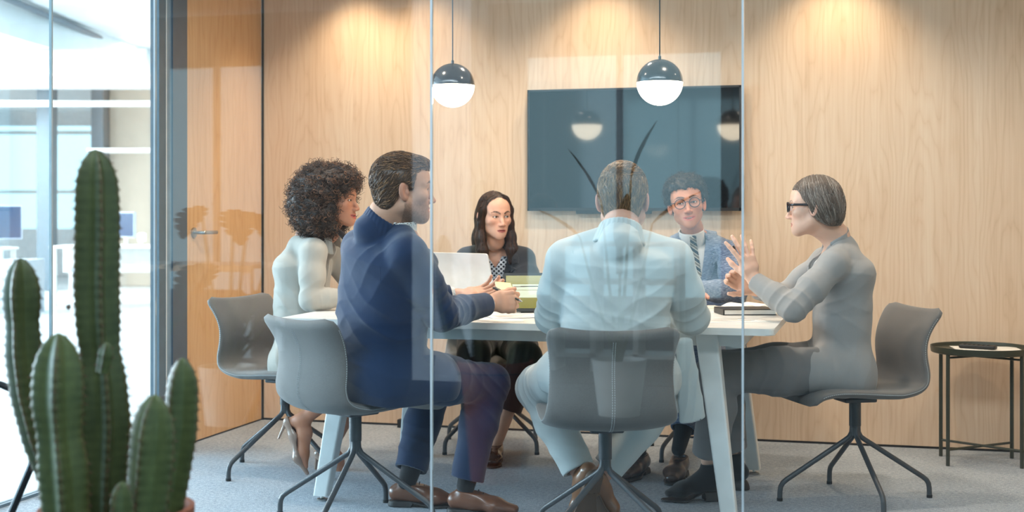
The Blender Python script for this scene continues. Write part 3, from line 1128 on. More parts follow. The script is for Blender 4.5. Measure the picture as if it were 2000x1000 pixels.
def head_sdf(S, H):
    s, R, o = H.s, H.R, H.o
    fem = o.get('fem', 0)
    jw = o.get('jaw', 1.0)          # jaw width
    E = lambda c, r, k=0.02, mode='u', Rm=None: S.ell(H.w(*c), np.array(r) * s, R if Rm is None else Rm, k * s, mode)
    C = lambda a, b, ra, rb, k=0.012, mode='u': S.cone(H.w(*a), H.w(*b), ra * s, rb * s, k * s, mode)
    E((0, -0.012, 0.030), (0.0745, 0.096, 0.086))
    E((0, 0.030, 0.036), (0.062, 0.060, 0.058), 0.03)
    E((0, 0.032, -0.030), (0.058, 0.056, 0.070), 0.03)
    for x in (-1, 1):
        C((x * 0.050 * jw, 0.004, -0.058), (x * 0.016 * jw, 0.070, -0.099), 0.018, 0.013, 0.035)
        E((x * 0.044, 0.055, -0.024), (0.021, 0.026, 0.018), 0.025)
        C((x * 0.012, 0.0865, 0.0185), (x * 0.047, 0.067, 0.0185), 0.0085 - 0.002 * fem, 0.007, 0.02)
    E((0, 0.0775, -0.101), (0.0165 - 0.005 * fem, 0.014, 0.0135), 0.025)
    E((0, 0.060, -0.068), (0.034, 0.030, 0.030), 0.03)
    # neck into the trunk
    for x in (-1, 1):
        E((x * 0.0315, 0.098, -0.002), (0.0175, 0.0155, 0.0115), 0.014, 's')
    # lids
    op = o.get('eye_open', 1.0)
    for x in (-1, 1):
        S.ball(H.w(x * 0.0315, 0.0725, -0.001), 0.0142 * s, 0.005 * s)
        E((x * 0.0315, 0.088, -0.0015), (0.0128, 0.010, 0.0043 * op), 0.0015, 's')
    # nose
    nl = o.get('nose', 1.0)
    C((0, 0.083, 0.010), (0, 0.094 + 0.006 * nl, -0.022), 0.0075, 0.0078, 0.012)
    C((0, 0.094 + 0.006 * nl, -0.022), (0, 0.099 + 0.0125 * nl, -0.0395), 0.0075, 0.0092, 0.008)
    for x in (-1, 1):
        E((x * 0.0125, 0.0985 + 0.001 * nl, -0.0435), (0.0072, 0.0100, 0.0070), 0.010)
        E((x * 0.0068, 0.1045 + 0.003 * nl, -0.0510), (0.0034, 0.0048, 0.0040), 0.003, 's')
    # mouth
    sm = o.get('smile', 0.0)
    lip = o.get('lip', 1.0)
    cx, cz = 0.0215 + 0.006 * sm, -0.0735 + 0.0055 * sm
    cy = 0.0815 - 0.004 * sm
    my = 0.0930
    if sm > 0.3:
        E((0, 0.092, -0.0725), (0.021 + 0.004 * sm, 0.018, 0.0045 * sm), 0.003, 's')
    for x in (-1, 1):
        C((0, my, -0.0675 + 0.002 * sm), (x * cx * 0.5, my - 0.0025, -0.0672 + 0.003 * sm), 0.0048 * lip, 0.0043 * lip, 0.006)
        C((x * cx * 0.5, my - 0.0025, -0.0672 + 0.003 * sm), (x * cx, cy, cz), 0.0043 * lip, 0.0022, 0.005)
        C((0, my - 0.001, -0.0783 - 0.003 * sm), (x * cx * 0.55, my - 0.0045, -0.0772 - 0.001 * sm), 0.0055 * lip, 0.0046 * lip, 0.006)
        C((x * cx * 0.55, my - 0.0045, -0.0772 - 0.001 * sm), (x * cx, cy, cz - 0.0015), 0.0046 * lip, 0.0022, 0.005)
    if sm > 0.3:
        E((0, 0.097, -0.0730), (0.0185, 0.012, 0.0040 * sm), 0.002, 's')
    if sm <= 0.3:
        E((0, 0.100, -0.0728), (0.020, 0.014, 0.0012), 0.003, 's')
    # ears
    for x in (-1, 1):
        ax = nrm(R.T @ np.array([x * 0.90, 0.42, 0.0])); fw = nrm(R.T @ np.array([x * -0.40, 0.88, 0.22])); Re = np.array([ax, nrm(fw - ax * (fw @ ax)), np.cross(ax, nrm(fw - ax * (fw @ ax)))])
        S.ell(H.w(x * 0.0805, -0.010, -0.012), np.array([0.0075, 0.0195, 0.0325]) * s, Re, 0.007 * s)
        S.ell(H.w(x * 0.0850, -0.001, -0.011), np.array([0.0060, 0.0115, 0.0210]) * s, Re, 0.005 * s, 's')
        S.ell(H.w(x * 0.0745, 0.0035, -0.014), np.array([0.006, 0.006, 0.008]) * s, R, 0.006 * s)


def eyes(H, parent, mat_eye, look, iris=(0.10, 0.05, 0.02)):
    for x in (-1, 1):
        c = H.w(x * 0.0315, 0.0728, -0.001); r = 0.0130 * H.s
        g = nrm(look)
        bm = bmesh.new(); bmesh.ops.create_uvsphere(bm, u_segments=36, v_segments=28, radius=r)
        Rm = Vector((0, 0, 1)).rotation_difference(Vector(g)).to_matrix().to_4x4()
        bmesh.ops.transform(bm, matrix=Matrix.Translation(Vector(c)) @ Rm, verts=bm.verts)
        me = bpy.data.meshes.new('eye'); bm.to_mesh(me); bm.free()
        V = np.array([v.co for v in me.vertices])
        cs = ((V - c) @ g) / r
        ang = np.degrees(np.arccos(np.clip(cs, -1, 1)))
        col = np.tile(np.array([0.72, 0.68, 0.64]), (len(V), 1))
        col[ang < 29] = iris; col[ang < 13] = (0.005, 0.005, 0.005)
        a = me.color_attributes.new('Col', 'FLOAT_COLOR', 'POINT')
        cc = np.ones((len(V), 4), dtype=np.float32); cc[:, :3] = col
        a.data.foreach_set('color', cc.ravel())
        link_mesh('eye', me, mat_eye, parent, smooth=True)


def skin_color(H, base, o):
    base = np.array(base)
    lipc = np.array(o.get('lip_color', base * np.array([0.95, 0.55, 0.5])))
    brow = np.array(o.get('brow_color', (0.02, 0.012, 0.008)))
    sm = o.get('smile', 0.0)
    def fn(V):
        q = H.l(V)
        c = np.tile(base, (len(V), 1)) * (1 + 0.05 * hash_noise(V, 70, 3)[:, None])
        x = np.abs(q[:, 0]); y = q[:, 1]; z = q[:, 2]
        inhead = (z > -0.125) & (z < 0.12) & (x < 0.1) & (np.abs(y) < 0.14)
        # cheeks, nose, ears a touch redder
        red = np.exp(-(((x - 0.042) / 0.02) ** 2 + ((z + 0.035) / 0.02) ** 2)) * (y > 0.03) * 0.5
        red += np.exp(-((x / 0.015) ** 2 + ((z + 0.042) / 0.012) ** 2)) * (y > 0.09) * 0.5
        red += (x > 0.075) * (np.abs(z + 0.01) < 0.04) * 0.6
        red = np.clip(red, 0, 1) * inhead
        c = c * (1 - red[:, None] * np.array([0.0, 0.20, 0.20]))
        # stubble
        st = o.get('stubble', 0)
        if st:
            jawl = sstep(-0.030, -0.055, z + 0.35 * np.maximum(0, 0.06 - x) * 0 - 0.0) * (y > -0.005)
            cut = 1 - np.exp(-((x / 0.055) ** 2)) * sstep(-0.060, -0.035, z)
            m = jawl * sstep(-0.135, -0.118, z) * inhead * np.clip(cut, 0, 1)
            m = np.maximum(m, np.exp(-((x / 0.026) ** 2 + ((z + 0.058) / 0.007) ** 2)) * (y > 0.07) * inhead)
            m = m * (0.8 + 0.35 * hash_noise(V, 420, 5))
            c = c * (1 - np.clip(m * st, 0, 0.9)[:, None]) + np.array(o.get('stubble_color', (0.05, 0.035, 0.028))) * np.clip(m * st, 0, 0.9)[:, None]
        # lips
        cxm = 0.0245 + 0.006 * sm
        zc = -0.0728 + 0.0060 * sm * (x / cxm) ** 2
        up_h = (0.0078 + 0.001 * sm) * np.sqrt(np.clip(1 - (x / cxm) ** 2, 0, 1)); lo_h = (0.0100 + 0.003 * sm) * np.sqrt(np.clip(1 - (x / cxm) ** 2, 0, 1))
        dz = z - zc
        m = ((dz < up_h) & (dz > -lo_h) & (y > 0.07) & inhead).astype(float)
        c = c * (1 - m[:, None]) + lipc * m[:, None]
        m = (np.abs(dz) < 0.0011) & (x < cxm * 0.95) & (y > 0.07) & inhead
        c[m] *= 0.45  # slit between the lips, its shade put into the colour
        # eyebrows
        bt = o.get('brow_thick', 0.0042)
        zb = 0.0195 + 0.006 * np.sin(np.clip((x - 0.012) / 0.040, 0, 1) * PI * 0.75) - 0.0035 * sstep(0.040, 0.056, x) + o.get('brow_raise', 0.0) - o.get('frown', 0.0) * sstep(0.030, 0.010, x)
        w = bt * sstep(0.008, 0.014, x) * (1 - 0.75 * sstep(0.030, 0.056, x))
        m = sstep(1.25, 0.7, np.abs(z - zb) / np.maximum(w, 1e-4)) * (y > 0.03) * (x > 0.008) * (x < 0.056) * inhead
        m = np.clip(m * (0.85 + 0.3 * hash_noise(V, 500, 8)), 0, 1)
        c = c * (1 - m[:, None]) + brow * m[:, None]
        # lash lines round the lid openings
        ex = (x - 0.0315) / 0.0145; ez = (z + 0.0015) / 0.0058
        rr = np.sqrt(ex ** 2 + ez ** 2)
        m = (rr < 1.12) & (y > 0.06) & inhead & (z > -0.0035)
        c[m] = c[m] * 0.25
        m = (rr < 1.15) & (y > 0.06) & inhead & (z <= -0.0035)
        c[m] = c[m] * 0.7
        return np.clip(c, 0, 1)
    return fn


def hand_sdf(S, wrist, fwd, palm, thumb_side, curls=(0.35, 0.4, 0.45, 0.5), spread=0.12, thumb=(0.7, 0.4), s=1.0, thumb_curl=0.25):
    """wrist joint, fwd towards the knuckles, palm = normal out of the palm, thumb_side +1/-1 along side = fwd x palm"""
    f = nrm(fwd); n = nrm(np.asarray(palm, float) - f * (np.asarray(palm, float) @ f)); sd = np.cross(f, n) * thumb_side
    w = np.asarray(wrist, float)
    at = lambda a, b, c=0.0: w + s * (f * a + sd * b + n * c)
    S.oval(at(-0.005, 0), at(0.040, 0.002), 0.0255 * s, 0.0185 * s, 0.037 * s, 0.0155 * s, sd, 0.02 * s)
    S.oval(at(0.040, 0.002), at(0.082, -0.001), 0.038 * s, 0.0150 * s, 0.040 * s, 0.0118 * s, sd, 0.015 * s)
    S.ell(at(0.034, 0.022, 0.010), np.array([0.028, 0.016, 0.014]) * s, np.array([f, sd, n]), 0.016 * s)
    base = ((0.086, 0.0285), (0.090, 0.0098), (0.087, -0.0095), (0.079, -0.0275))
    ln = ((0.041, 0.025, 0.020), (0.045, 0.028, 0.021), (0.041, 0.026, 0.021), (0.032, 0.020, 0.018))
    rd = (0.0092, 0.0094, 0.0089, 0.0080)
    for i in range(4):
        p = at(*base[i], 0.0)
        d = rotv(f, n, -thumb_side * spread * (1.4 - i) * 0.8)
        ax = np.cross(d, n)
        pts = [at(base[i][0] - 0.028, base[i][1] * 0.93, -0.001), p]; rs = [rd[i] * s * 1.02, rd[i] * s * 1.08]
        ang = 0.0
        for j in range(3):
            ang += curls[i] * (1.0, 1.15, 0.7)[j]
            p = p + s * ln[i][j] * rotv(d, ax, ang)
            pts.append(p); rs.append(rd[i] * s * (0.97, 0.88, 0.76)[j])
        S.chain(pts, rs, 0.0045 * s)
    d0 = nrm(f * math.cos(thumb[0]) + sd * math.sin(thumb[0]) + n * thumb[1])
    p0 = at(0.018, 0.022, 0.006); p1 = p0 + d0 * 0.042 * s
    d1 = nrm(d0 * math.cos(thumb_curl) + (f * 0.9 - sd * 0.2 + n * 0.25) * math.sin(thumb_curl)); p2 = p1 + d1 * 0.033 * s
    d2 = nrm(d1 * math.cos(thumb_curl) + (f * 0.9 - sd * 0.3 + n * 0.25) * math.sin(thumb_curl)); p3 = p2 + d2 * 0.025 * s
    S.chain([p0, p1, p2, p3], [0.0135 * s, 0.0110 * s, 0.0098 * s, 0.0080 * s], 0.008 * s)
    return at


def folds(*specs, rough=0.0, seed=1):
    """cloth creases: (centre, axis across the creases, reach, wavelength, depth)"""
    sp = [(np.asarray(c, float), nrm(a), R, lam, amp) for c, a, R, lam, amp in specs]
    def fn(p):
        nz = soft_noise(p, 9, seed)
        d = np.zeros(len(p))
        for c, a, R, lam, amp in sp:
            q = p - c
            r2 = (q * q).sum(1) / (R * R)
            w = np.exp(-r2)
            ph = (q @ a) * 2 * PI / lam + 2.2 * nz
            d -= amp * 1.5 * w * (1 - np.abs(np.sin(ph * 0.5))) ** 1.4
        if rough:
            d += rough * nz + rough * 0.5 * soft_noise(p, 22, seed + 4)
        return d
    return fn


def shoe(parent, ankle, fwd, up, mat_u, mat_s, L=0.285, heel=0.022, ankle_h=0.09, boot=0.0, lace=True, name='shoe', s=1.0, mat_l=None):
    """a laced leather shoe; ankle = ankle joint, the sole lies ankle_h under it along -up"""
    R = frame(fwd, up)
    o = np.asarray(ankle, float) - R[2] * ankle_h
    W = lambda y, x, z: o + s * (R[1] * y + R[0] * x + R[2] * z)
    S = Sdf()
    h = heel
    S.oval(W(-0.045, 0, h + 0.030), W(0.03, 0, h + 0.034), 0.033 * s, 0.034 * s, 0.035 * s, 0.040 * s, R[0], 0.02)
    S.oval(W(0.03, 0, h + 0.034), W(0.115, 0.004, h * 0.4 + 0.030), 0.035 * s, 0.042 * s, 0.044 * s, 0.027 * s, R[0], 0.03)
    S.oval(W(0.115, 0.004, h * 0.4 + 0.029), W(L - 0.105, 0.0, h * 0.25 + 0.022), 0.044 * s, 0.027 * s, 0.027 * s, 0.016 * s, R[0], 0.03)
    if boot:
        S.cone(W(-0.012, 0, h + 0.05), W(-0.008, 0, h + 0.05 + boot), 0.043 * s, 0.042 * s, 0.03)
    else:
        S.cone(W(-0.010, 0, h + 0.04), W(-0.006, 0, h + 0.062), 0.036 * s, 0.036 * s, 0.02)
        S.cone(W(-0.004, 0, h + 0.075), W(0.0, 0, h + 0.14), 0.031 * s, 0.036 * s, 0.004, 's')
    top = h + (0.05 + boot if boot else 0.068)
    S.plane(W(0, 0, top), R[2] + 0.12 * R[1], 0.004)
    S.plane(W(0, 0, h + 0.002), -(R[2]) + 0.0 * R[1], 0.002) if False else None
    S.add(lambda p: -(((p - o) @ R[2]) / s - np.interp(((p - o) @ R[1]) / s, [-0.06, 0.02, 0.09, L - 0.09], [h, h, 0.008, 0.008])), 0.002, 'i')
    u = skin_obj(name, S, 0.0032, mat_u, parent)
    # sole and heel
    T = Sdf()
    outline = [(-0.045, 0.0355), (0.03, 0.036), (0.115, 0.046), (L - 0.103, 0.031)]
    for (y0, w0), (y1, w1) in zip(outline, outline[1:]):
        T.oval(W(y0, 0.002, 0.0), W(y1, 0.002, 0.0), w0 * s, 0.05 * s, w1 * s, 0.05 * s, R[0], 0.01)
    T.add(lambda p: ((p - o) @ R[2]) / s - np.interp(((p - o) @ R[1]) / s, [-0.06, 0.02, 0.09, L - 0.09], [h, h, 0.009, 0.009]), 0.002, 'i')
    T.add(lambda p: -(((p - o) @ R[2]) / s - np.where(((p - o) @ R[1]) / s < 0.022, 0.0, np.interp(((p - o) @ R[1]) / s, [0.022, 0.10, L - 0.12, L - 0.05], [h - 0.007, 0.0, 0.0, 0.004]))), 0.001, 'i')
    skin_obj('sole', T, 0.0032, mat_s, u)
    if lace and not boot:
        for i in range(4):
            y = 0.045 + 0.019 * i; z = h * (1 - i * 0.12) + 0.0715 - i * 0.0088
            c0, c1, m = W(y, -0.016, z - 0.004), W(y + 0.004, 0.018, z - 0.004), W(y + 0.002, 0.002, z + 0.002)
            MB().tube([c0, lerp(c0, m, 0.6) + R[2] * 0.0015, m, lerp(c1, m, 0.6) + R[2] * 0.0015, c1], 0.0018, 6).build('lace', mat_l or mat_s, u, smooth=True)
    return u


class Body:
    """joints of a seated figure; everything in room coordinates"""
    def __init__(self, **k):
        self.slouch = 0.0
        self.__dict__.update(k)
        self.len = np.linalg.norm(self.neck - self.pelvis)
        self.tr = frame(self.face, nrm(self.neck - self.pelvis))     # rows right, front, up of the trunk

    def T(self, x, y, z):
        """trunk point: x to the person's right, y forward, z along the spine from the pelvis"""
        t = min(1.0, max(0.0, z / self.len))
        return self.pelvis + self.tr[0] * x + self.tr[1] * (y - self.slouch * math.sin(PI * t)) + self.tr[2] * z


def body_core(S, B, H, limb=0.8):
    """the figure itself; under the clothes a little slimmer than they are"""
    L = np.linalg.norm(B.neck - B.pelvis)
    w = B.w
    S.oval(B.T(0, -0.02, 0.0), B.T(0, -0.01, L * 0.4), 0.125 * w, 0.085 * w, 0.105 * w, 0.075 * w, B.tr[0], 0.04)
    S.oval(B.T(0, -0.01, L * 0.4), B.T(0, 0.0, L * 0.78), 0.105 * w, 0.075 * w, 0.130 * w, 0.085 * w, B.tr[0], 0.04)
    S.oval(B.T(0, 0.0, L * 0.78), B.T(0, 0, L * 0.97), 0.105 * w, 0.065 * w, 0.045, 0.042, B.tr[0], 0.04)
    nr = B.neck_r
    ub = H.w(0, -0.026, -0.060)
    S.cone(B.neck + B.tr[1] * 0.012, ub, nr * 1.08, nr * 0.98, 0.03)
    S.cone(B.neck + B.tr[1] * 0.028 - B.tr[2] * 0.005, H.w(0, 0.016, -0.088), nr * 0.62, nr * 0.55, 0.03)
    for sg, sh, el, wr in ((1, B.shR, B.elR, B.wrR), (-1, B.shL, B.elL, B.wrL)):
        S.chain([B.T(sg * 0.05, 0, L * 0.88), sh - B.tr[2] * 0.008, el], [0.032, 0.034, 0.032], 0.02)
        S.chain([el, lerp(el, wr, 0.3), wr], [0.034 * w, 0.036 * w, B.wrist_r], 0.02)
    for hp, kn, an in ((B.hipR, B.knR, B.anR), (B.hipL, B.knL, B.anL)):
        S.chain([hp, kn], [0.075 * w, 0.046 * w], 0.03)
        S.chain([kn, lerp(kn, an, 0.3) - 0.012 * B.tr[1], an], [0.046 * w, 0.050 * w, 0.031 * w], 0.02)
    head_sdf(S, H)


def jacket(B, H, mat, parent, fit=1.0, hem=0.10, lapel_open=None, collar=True, warp=None, h=0.0046, cuffR=0.02, cuffL=0.02, sleeve=1.0, pad=0.0, waist=1.0, back_skirt=0.0, flare=1.0, name='jacket', skirt_fwd=0.10, cut=None, collar_r=1.16, collar_h=0.030, collar_span=2.2):
    S = Sdf()
    L = np.linalg.norm(B.neck - B.pelvis); w = B.w * fit
    ws = 1 + (w - 1) * 0.5
    r = B.tr[0]
    S.oval(B.T(0, -0.015, -0.03), B.T(0, 0.0, L * 0.42), 0.172 * w * flare, 0.130 * w, 0.150 * w * waist, 0.113 * w * waist, r, 0.05, pw=2.4)
    S.oval(B.T(0, 0.0, L * 0.42), B.T(0, -0.004, L * 0.74), 0.150 * w * waist, 0.113 * w * waist, 0.172 * w, 0.122 * w, r, 0.05, pw=2.4, cap=0.06)
    S.oval(B.T(0, -0.004, L * 0.74), B.T(0, -0.014, L * 0.835), 0.170 * w, 0.120 * w, 0.132 * w, 0.058 * w, r, 0.05, cap=0.05)
    nb = B.T(0, -0.014, L * 0.885)
    for sg, sh in ((1, B.shR), (-1, B.shL)):
        S.cone(nb + r * sg * 0.025 + B.tr[2] * 0.006, sh + B.tr[2] * (0.008 + pad), 0.046 * ws, 0.054 * ws, 0.03)
    for sg, sh, el, wr, cf in ((1, B.shR, B.elR, B.wrR, cuffR), (-1, B.shL, B.elL, B.wrL, cuffL)):
        k = 0.028
        d = nrm(wr - el)
        end = wr - d * cf
        S.chain([sh, lerp(sh, el, 0.5), el], [0.062 * ws * sleeve, 0.059 * ws * sleeve, 0.053 * ws * sleeve], k)
        S.chain([el, lerp(el, end, 0.45), end + d * 0.03], [0.053 * ws * sleeve, 0.049 * ws * sleeve, 0.039 * ws * sleeve], k * 0.6)
    # the neckband under the collar
    nx = nrm(nrm(H.w(0, -0.02, -0.06) - B.neck) * 0.6 + B.tr[2] * 0.6)
    c0 = B.neck + B.tr[1] * 0.008
    S.cone(c0 - nx * 0.075, c0 + nx * (collar_h - 0.030), B.neck_r * 1.28, B.neck_r * 1.02, 0.02)
    # skirts of the jacket over hips and lap
    for hp, kn, sg in ((B.hipR, B.knR, 1), (B.hipL, B.knL, -1)):
        d = nrm(kn - hp)
        S.cone(hp + r * sg * 0.012 - d * 0.03, hp + r * sg * 0.015 + d * skirt_fwd, 0.108 * w, 0.094 * w, 0.04)
    if back_skirt:
        S.oval(B.T(0, -0.03, -0.02), B.T(0, -0.05, -0.02 - back_skirt), 0.16 * w, 0.10 * w, 0.165 * w, 0.09 * w, r, 0.05)
    # sleeve ends
    for el, wr, cf in ((B.elR, B.wrR, cuffR), (B.elL, B.wrL, cuffL)):
        d = nrm(wr - el); end = wr - d * cf
        S.add(lambda p, d=d, end=end: np.maximum((p - end) @ d, np.sqrt(((p - end) ** 2).sum(1)) - 0.085) if False else
              np.where((((p - end) ** 2).sum(1) < 0.09 ** 2), (p - end) @ d, -1.0), 0.0, 'i')
    S.plane(B.T(0, 0, -hem), -B.tr[2] * 0.75 + np.array([0, 0, -0.6]), 0.006)
    if cut: cut(S)
    # neck hole
    nr = B.neck_r
    if lapel_open is not None: S.cone(B.T(0, 0.016, L * 0.93), H.w(0, -0.015, -0.05), nr * 1.06, nr * 1.2, 0.006, 's')
    if lapel_open is not None:
        z0, slope, yc = lapel_open
        # V opening down the front to height z0
        def vcut(p):
            q = p - B.pelvis
            x = np.abs(q @ r); y = q @ B.tr[1]; z = q @ B.tr[2]
            return np.maximum((x - (z - z0) * slope) * math.cos(math.atan(slope)), yc - y)
        S.add(lambda p: vcut(p), 0.004, 's')
    S.warp = warp
    o = skin_obj(name, S, h, mat, parent)
    B.jacket_sdf = S
    if collar:
        C = Sdf()
        pts = []
        nx = nrm(H.w(0, -0.02, -0.06) - B.neck)
        nx = nrm(nx * 0.6 + B.tr[2] * 0.6)
        c0 = B.neck + B.tr[1] * 0.012
        fr = frame(B.tr[1], nx)
        for a in np.linspace(-collar_span, collar_span, 21):
            rad = nr * collar_r
            drop = 0.050 * (abs(a) / collar_span) ** 1.5
            pts.append(c0 + fr[0] * (rad * math.sin(a)) - fr[1] * (rad * math.cos(a) - 0.006) + fr[2] * (collar_h - drop))
        for p, q in zip(pts, pts[1:]):
            m = (p + q) / 2
            o_ = nrm((m - c0) - fr[2] * ((m - c0) @ fr[2]))
            C.box(m - fr[2] * 0.026 + o_ * 0.007, np.array([np.linalg.norm(q - p) * 0.62, 0.0055, 0.038]), np.array([nrm(np.cross(o_, fr[2])), nrm(o_ + 0.35 * fr[2]), nrm(fr[2] - 0.35 * o_)]), 0.005, 0.010)
        skin_obj('collar', C, 0.0036, mat, o)
    return o


def sleeve_seam(B, mat, parent, sg, side):
    """the seam where the sleeve joins the body, on the back (side -1) or front (side 1) of the shoulder"""
    sh = B.shR if sg > 0 else B.shL
    pts = []
    for t in np.linspace(0.0, 1.0, 16):
        a = lerp(sh + B.tr[2] * 0.072 - B.tr[0] * sg * 0.018, sh - B.tr[2] * 0.135 - B.tr[0] * sg * 0.030, t) - B.tr[0] * sg * 0.012 * math.sin(PI * t)
        ys = np.linspace(0.30 * side, -0.05 * side, 140); q = np.array([a + B.tr[1] * y for y in ys]); d = B.jacket_sdf(q)
        if (d < 0).any():
            c = q[np.argmax(d < 0)]
            if pts and np.linalg.norm(c - pts[-1]) > 0.035: break
            pts.append(c)
    if len(pts) > 4: MB().tube(pts, 0.0014, 5).build('sleeve_seam', mat, parent)


def front_y(S, B, x, z, y0=0.30, y1=-0.02):
    """how far forward of the spine the garment's surface lies at (x, z)"""
    ys = np.linspace(y0, y1, 120)
    pts = np.array([B.T(x, y, z) for y in ys])
    d = S(pts)
    i = np.argmax(d < 0) if (d < 0).any() else len(ys) - 1
    return ys[i]


def lapels(B, S, mat, parent, z0, slope, ztop, wid=0.062, notch=True):
    """folded lapels lying on the chest either side of the opening"""
    for sg in (-1, 1):
        bm = bmesh.new()
        rows = []
        n = 18
        for i in range(n + 1):
            t = i / n
            z = z0 + (ztop - z0) * t
            xi = max(0.0, (z - z0) * slope)
            wd = wid * (0.12 + 0.88 * min(1, t * 1.5)) * (1.0 if t < 0.82 else 1.0 - (t - 0.82) * 2.2)
            if notch and 0.70 < t < 0.77: wd *= 0.58
            row = []
            for j in range(6):
                u = j / 5
                x = xi - 0.003 + wd * u
                y = front_y(S, B, sg * max(x, xi + 0.012), z) + 0.0085 * (1 - u * 0.45) + 0.003 * math.sin(u * PI)
                row.append(bm.verts.new(Vector(B.T(sg * x, y, z - 0.010 * u))))
            rows.append(row)
        for A, Bq in zip(rows, rows[1:]):
            for j in range(5): bm.faces.new((A[j], A[j + 1], Bq[j + 1], Bq[j]))
        bmesh.ops.recalc_face_normals(bm, faces=bm.faces)
        r = bmesh.ops.solidify(bm, geom=bm.faces[:], thickness=0.004)
        me = bpy.data.meshes.new('lapel'); bm.to_mesh(me); bm.free()
        link_mesh('lapel', me, mat, parent, smooth=False)


def shirt(B, H, mat, parent, fit=0.93, collar=True, h=0.0038, name='shirt', open_v=None, ring=1.0):
    S = Sdf(); L = np.linalg.norm(B.neck - B.pelvis); w = B.w * fit; r = B.tr[0]
    S.oval(B.T(0, 0, L * 0.05), B.T(0, 0.002, L * 0.45), 0.145 * w, 0.108 * w, 0.140 * w, 0.108 * w, r, 0.04)
    S.oval(B.T(0, 0.002, L * 0.45), B.T(0, 0.0, L * 0.76), 0.140 * w, 0.108 * w, 0.160 * w, 0.117 * w, r, 0.04, cap=0.05)
    S.oval(B.T(0, 0.0, L * 0.76), B.T(0, -0.004, L * 0.835), 0.155 * w, 0.112 * w, 0.115 * w, 0.052 * w, r, 0.04, cap=0.045)
    nr = B.neck_r
    if collar: S.cone(lerp(B.T(0, 0.016, L * 0.80), H.w(0, -0.005, -0.05), 0.30), lerp(B.T(0, 0.016, L * 0.80), H.w(0, -0.005, -0.05), 0.62), nr * 1.26 * ring, nr * 1.20 * ring, 0.012)
    S.cone(B.T(0, 0.016, L * 0.80), H.w(0, -0.005, -0.05), nr * 1.05, nr * 1.07, 0.003, 's')
    if collar: S.plane(B.T(0, 0, L * 1.035), B.tr[2] + 0.30 * B.tr[1], 0.003)
    if open_v is not None:
        z0, slope, yc = open_v
        def vcut(p):
            q = p - B.pelvis
            x = np.abs(q @ r); y = q @ B.tr[1]; z = q @ B.tr[2]
            return np.maximum((x - (z - z0) * slope) * math.cos(math.atan(slope)), yc - y)
        S.add(vcut, 0.004, 's')
    B.shirt_sdf = S
    o = skin_obj(name, S, h, mat, parent)
    return o


def cuff(el, wr, cf, parent, mat, r=0.036, out=0.016):
    d = nrm(np.asarray(wr) - el); end = wr - d * cf
    S = Sdf(); S.cone(end - d * 0.02, end + d * out, r, r * 0.97, 0)
    S.cone(end + d * (out - 0.006), end + d * (out + 0.05), r * 0.9, r * 0.9, 0.002, 's')
    S.plane(end + d * out, d, 0.002)
    skin_obj('shirt_cuff', S, 0.003, mat, parent)


def trousers(B, mat, parent, r=(0.100, 0.088, 0.070, 0.066, 0.062), hemR=None, hemL=None, warp=None, h=0.005, seat_r=1.0, name='trousers'):
    S = Sdf(); w = B.w
    S.oval(B.T(0, -0.02, -0.01), B.T(0, -0.01, 0.14), 0.158 * w, 0.118 * w * seat_r, 0.138 * w, 0.105 * w, B.tr[0], 0.05)
    for hp, kn, an in ((B.hipR, B.knR, B.anR), (B.hipL, B.knL, B.anL)):
        S.chain([hp, lerp(hp, kn, 0.5), kn], [r[0], r[1], r[2]], 0.04)
        d = nrm(an - kn)
        hm = {id(B.knR): hemR, id(B.knL): hemL}[id(kn)]
        S.chain([kn, lerp(kn, an, 0.4) - 0.010 * B.tr[1], an if hm is None else lerp(kn, an, hm) + d * 0.015], [r[2], r[3], r[4]], 0.03)
    for (kn, an, hm) in ((B.knR, B.anR, hemR), (B.knL, B.anL, hemL)):
        if hm is None: continue
        c = lerp(kn, an, hm); d = nrm(an - kn)
        def hem_cut(p, c=c, d=d):
            q = p - c; a = q @ d
            rad = np.sqrt(np.maximum((q * q).sum(1) - a * a, 0))
            return np.where((rad < r[4] + 0.016) & (np.abs(a) < 0.12), a, -1.0)
        S.add(hem_cut, 0.0, 'i')
        S.cone(c - d * 0.010, c + d * 0.05, r[4] - 0.011, r[4] - 0.010, 0.002, 's')
    S.warp = warp
    return skin_obj(name, S, h, mat, parent)


def seat_joints(pelvis, face, knR, knL, hw=0.088):
    rt = frame(face, (0, 0, 1))[0]
    return pelvis + rt * hw, pelvis - rt * hw


# ---------------------------------------------------------------- hair
RNG = np.random.default_rng(7)


def grad(f, p, e=0.002):
    d = f(p)
    return d, np.stack([f(p + e * np.eye(3)[i]) - d for i in range(3)], -1) / e


def hair_strands(f, roots, flow, length, steps, off, jitter=0.25):
    """paths that run along the hair surface f, following flow(p)"""
    n = len(roots)
    p = roots.copy(); out = [p.copy()]
    L = length * RNG.uniform(0.6, 1.1, n)[:, None] / steps
    jit = RNG.normal(0, jitter, (n, 3))
    for k in range(steps):
        d, g = grad(f, p)
        g /= (np.linalg.norm(g, axis=1, keepdims=True) + 1e-9)
        v = flow(p) + jit
        v = v - g * (v * g).sum(1, keepdims=True)
        v /= (np.linalg.norm(v, axis=1, keepdims=True) + 1e-9)
        p = p + v * L
        d, g = grad(f, p)
        g /= (np.linalg.norm(g, axis=1, keepdims=True) + 1e-9)
        p = p + g * (off[:, None] - d[:, None])
        out.append(p.copy())
    return np.stack(out, 1)


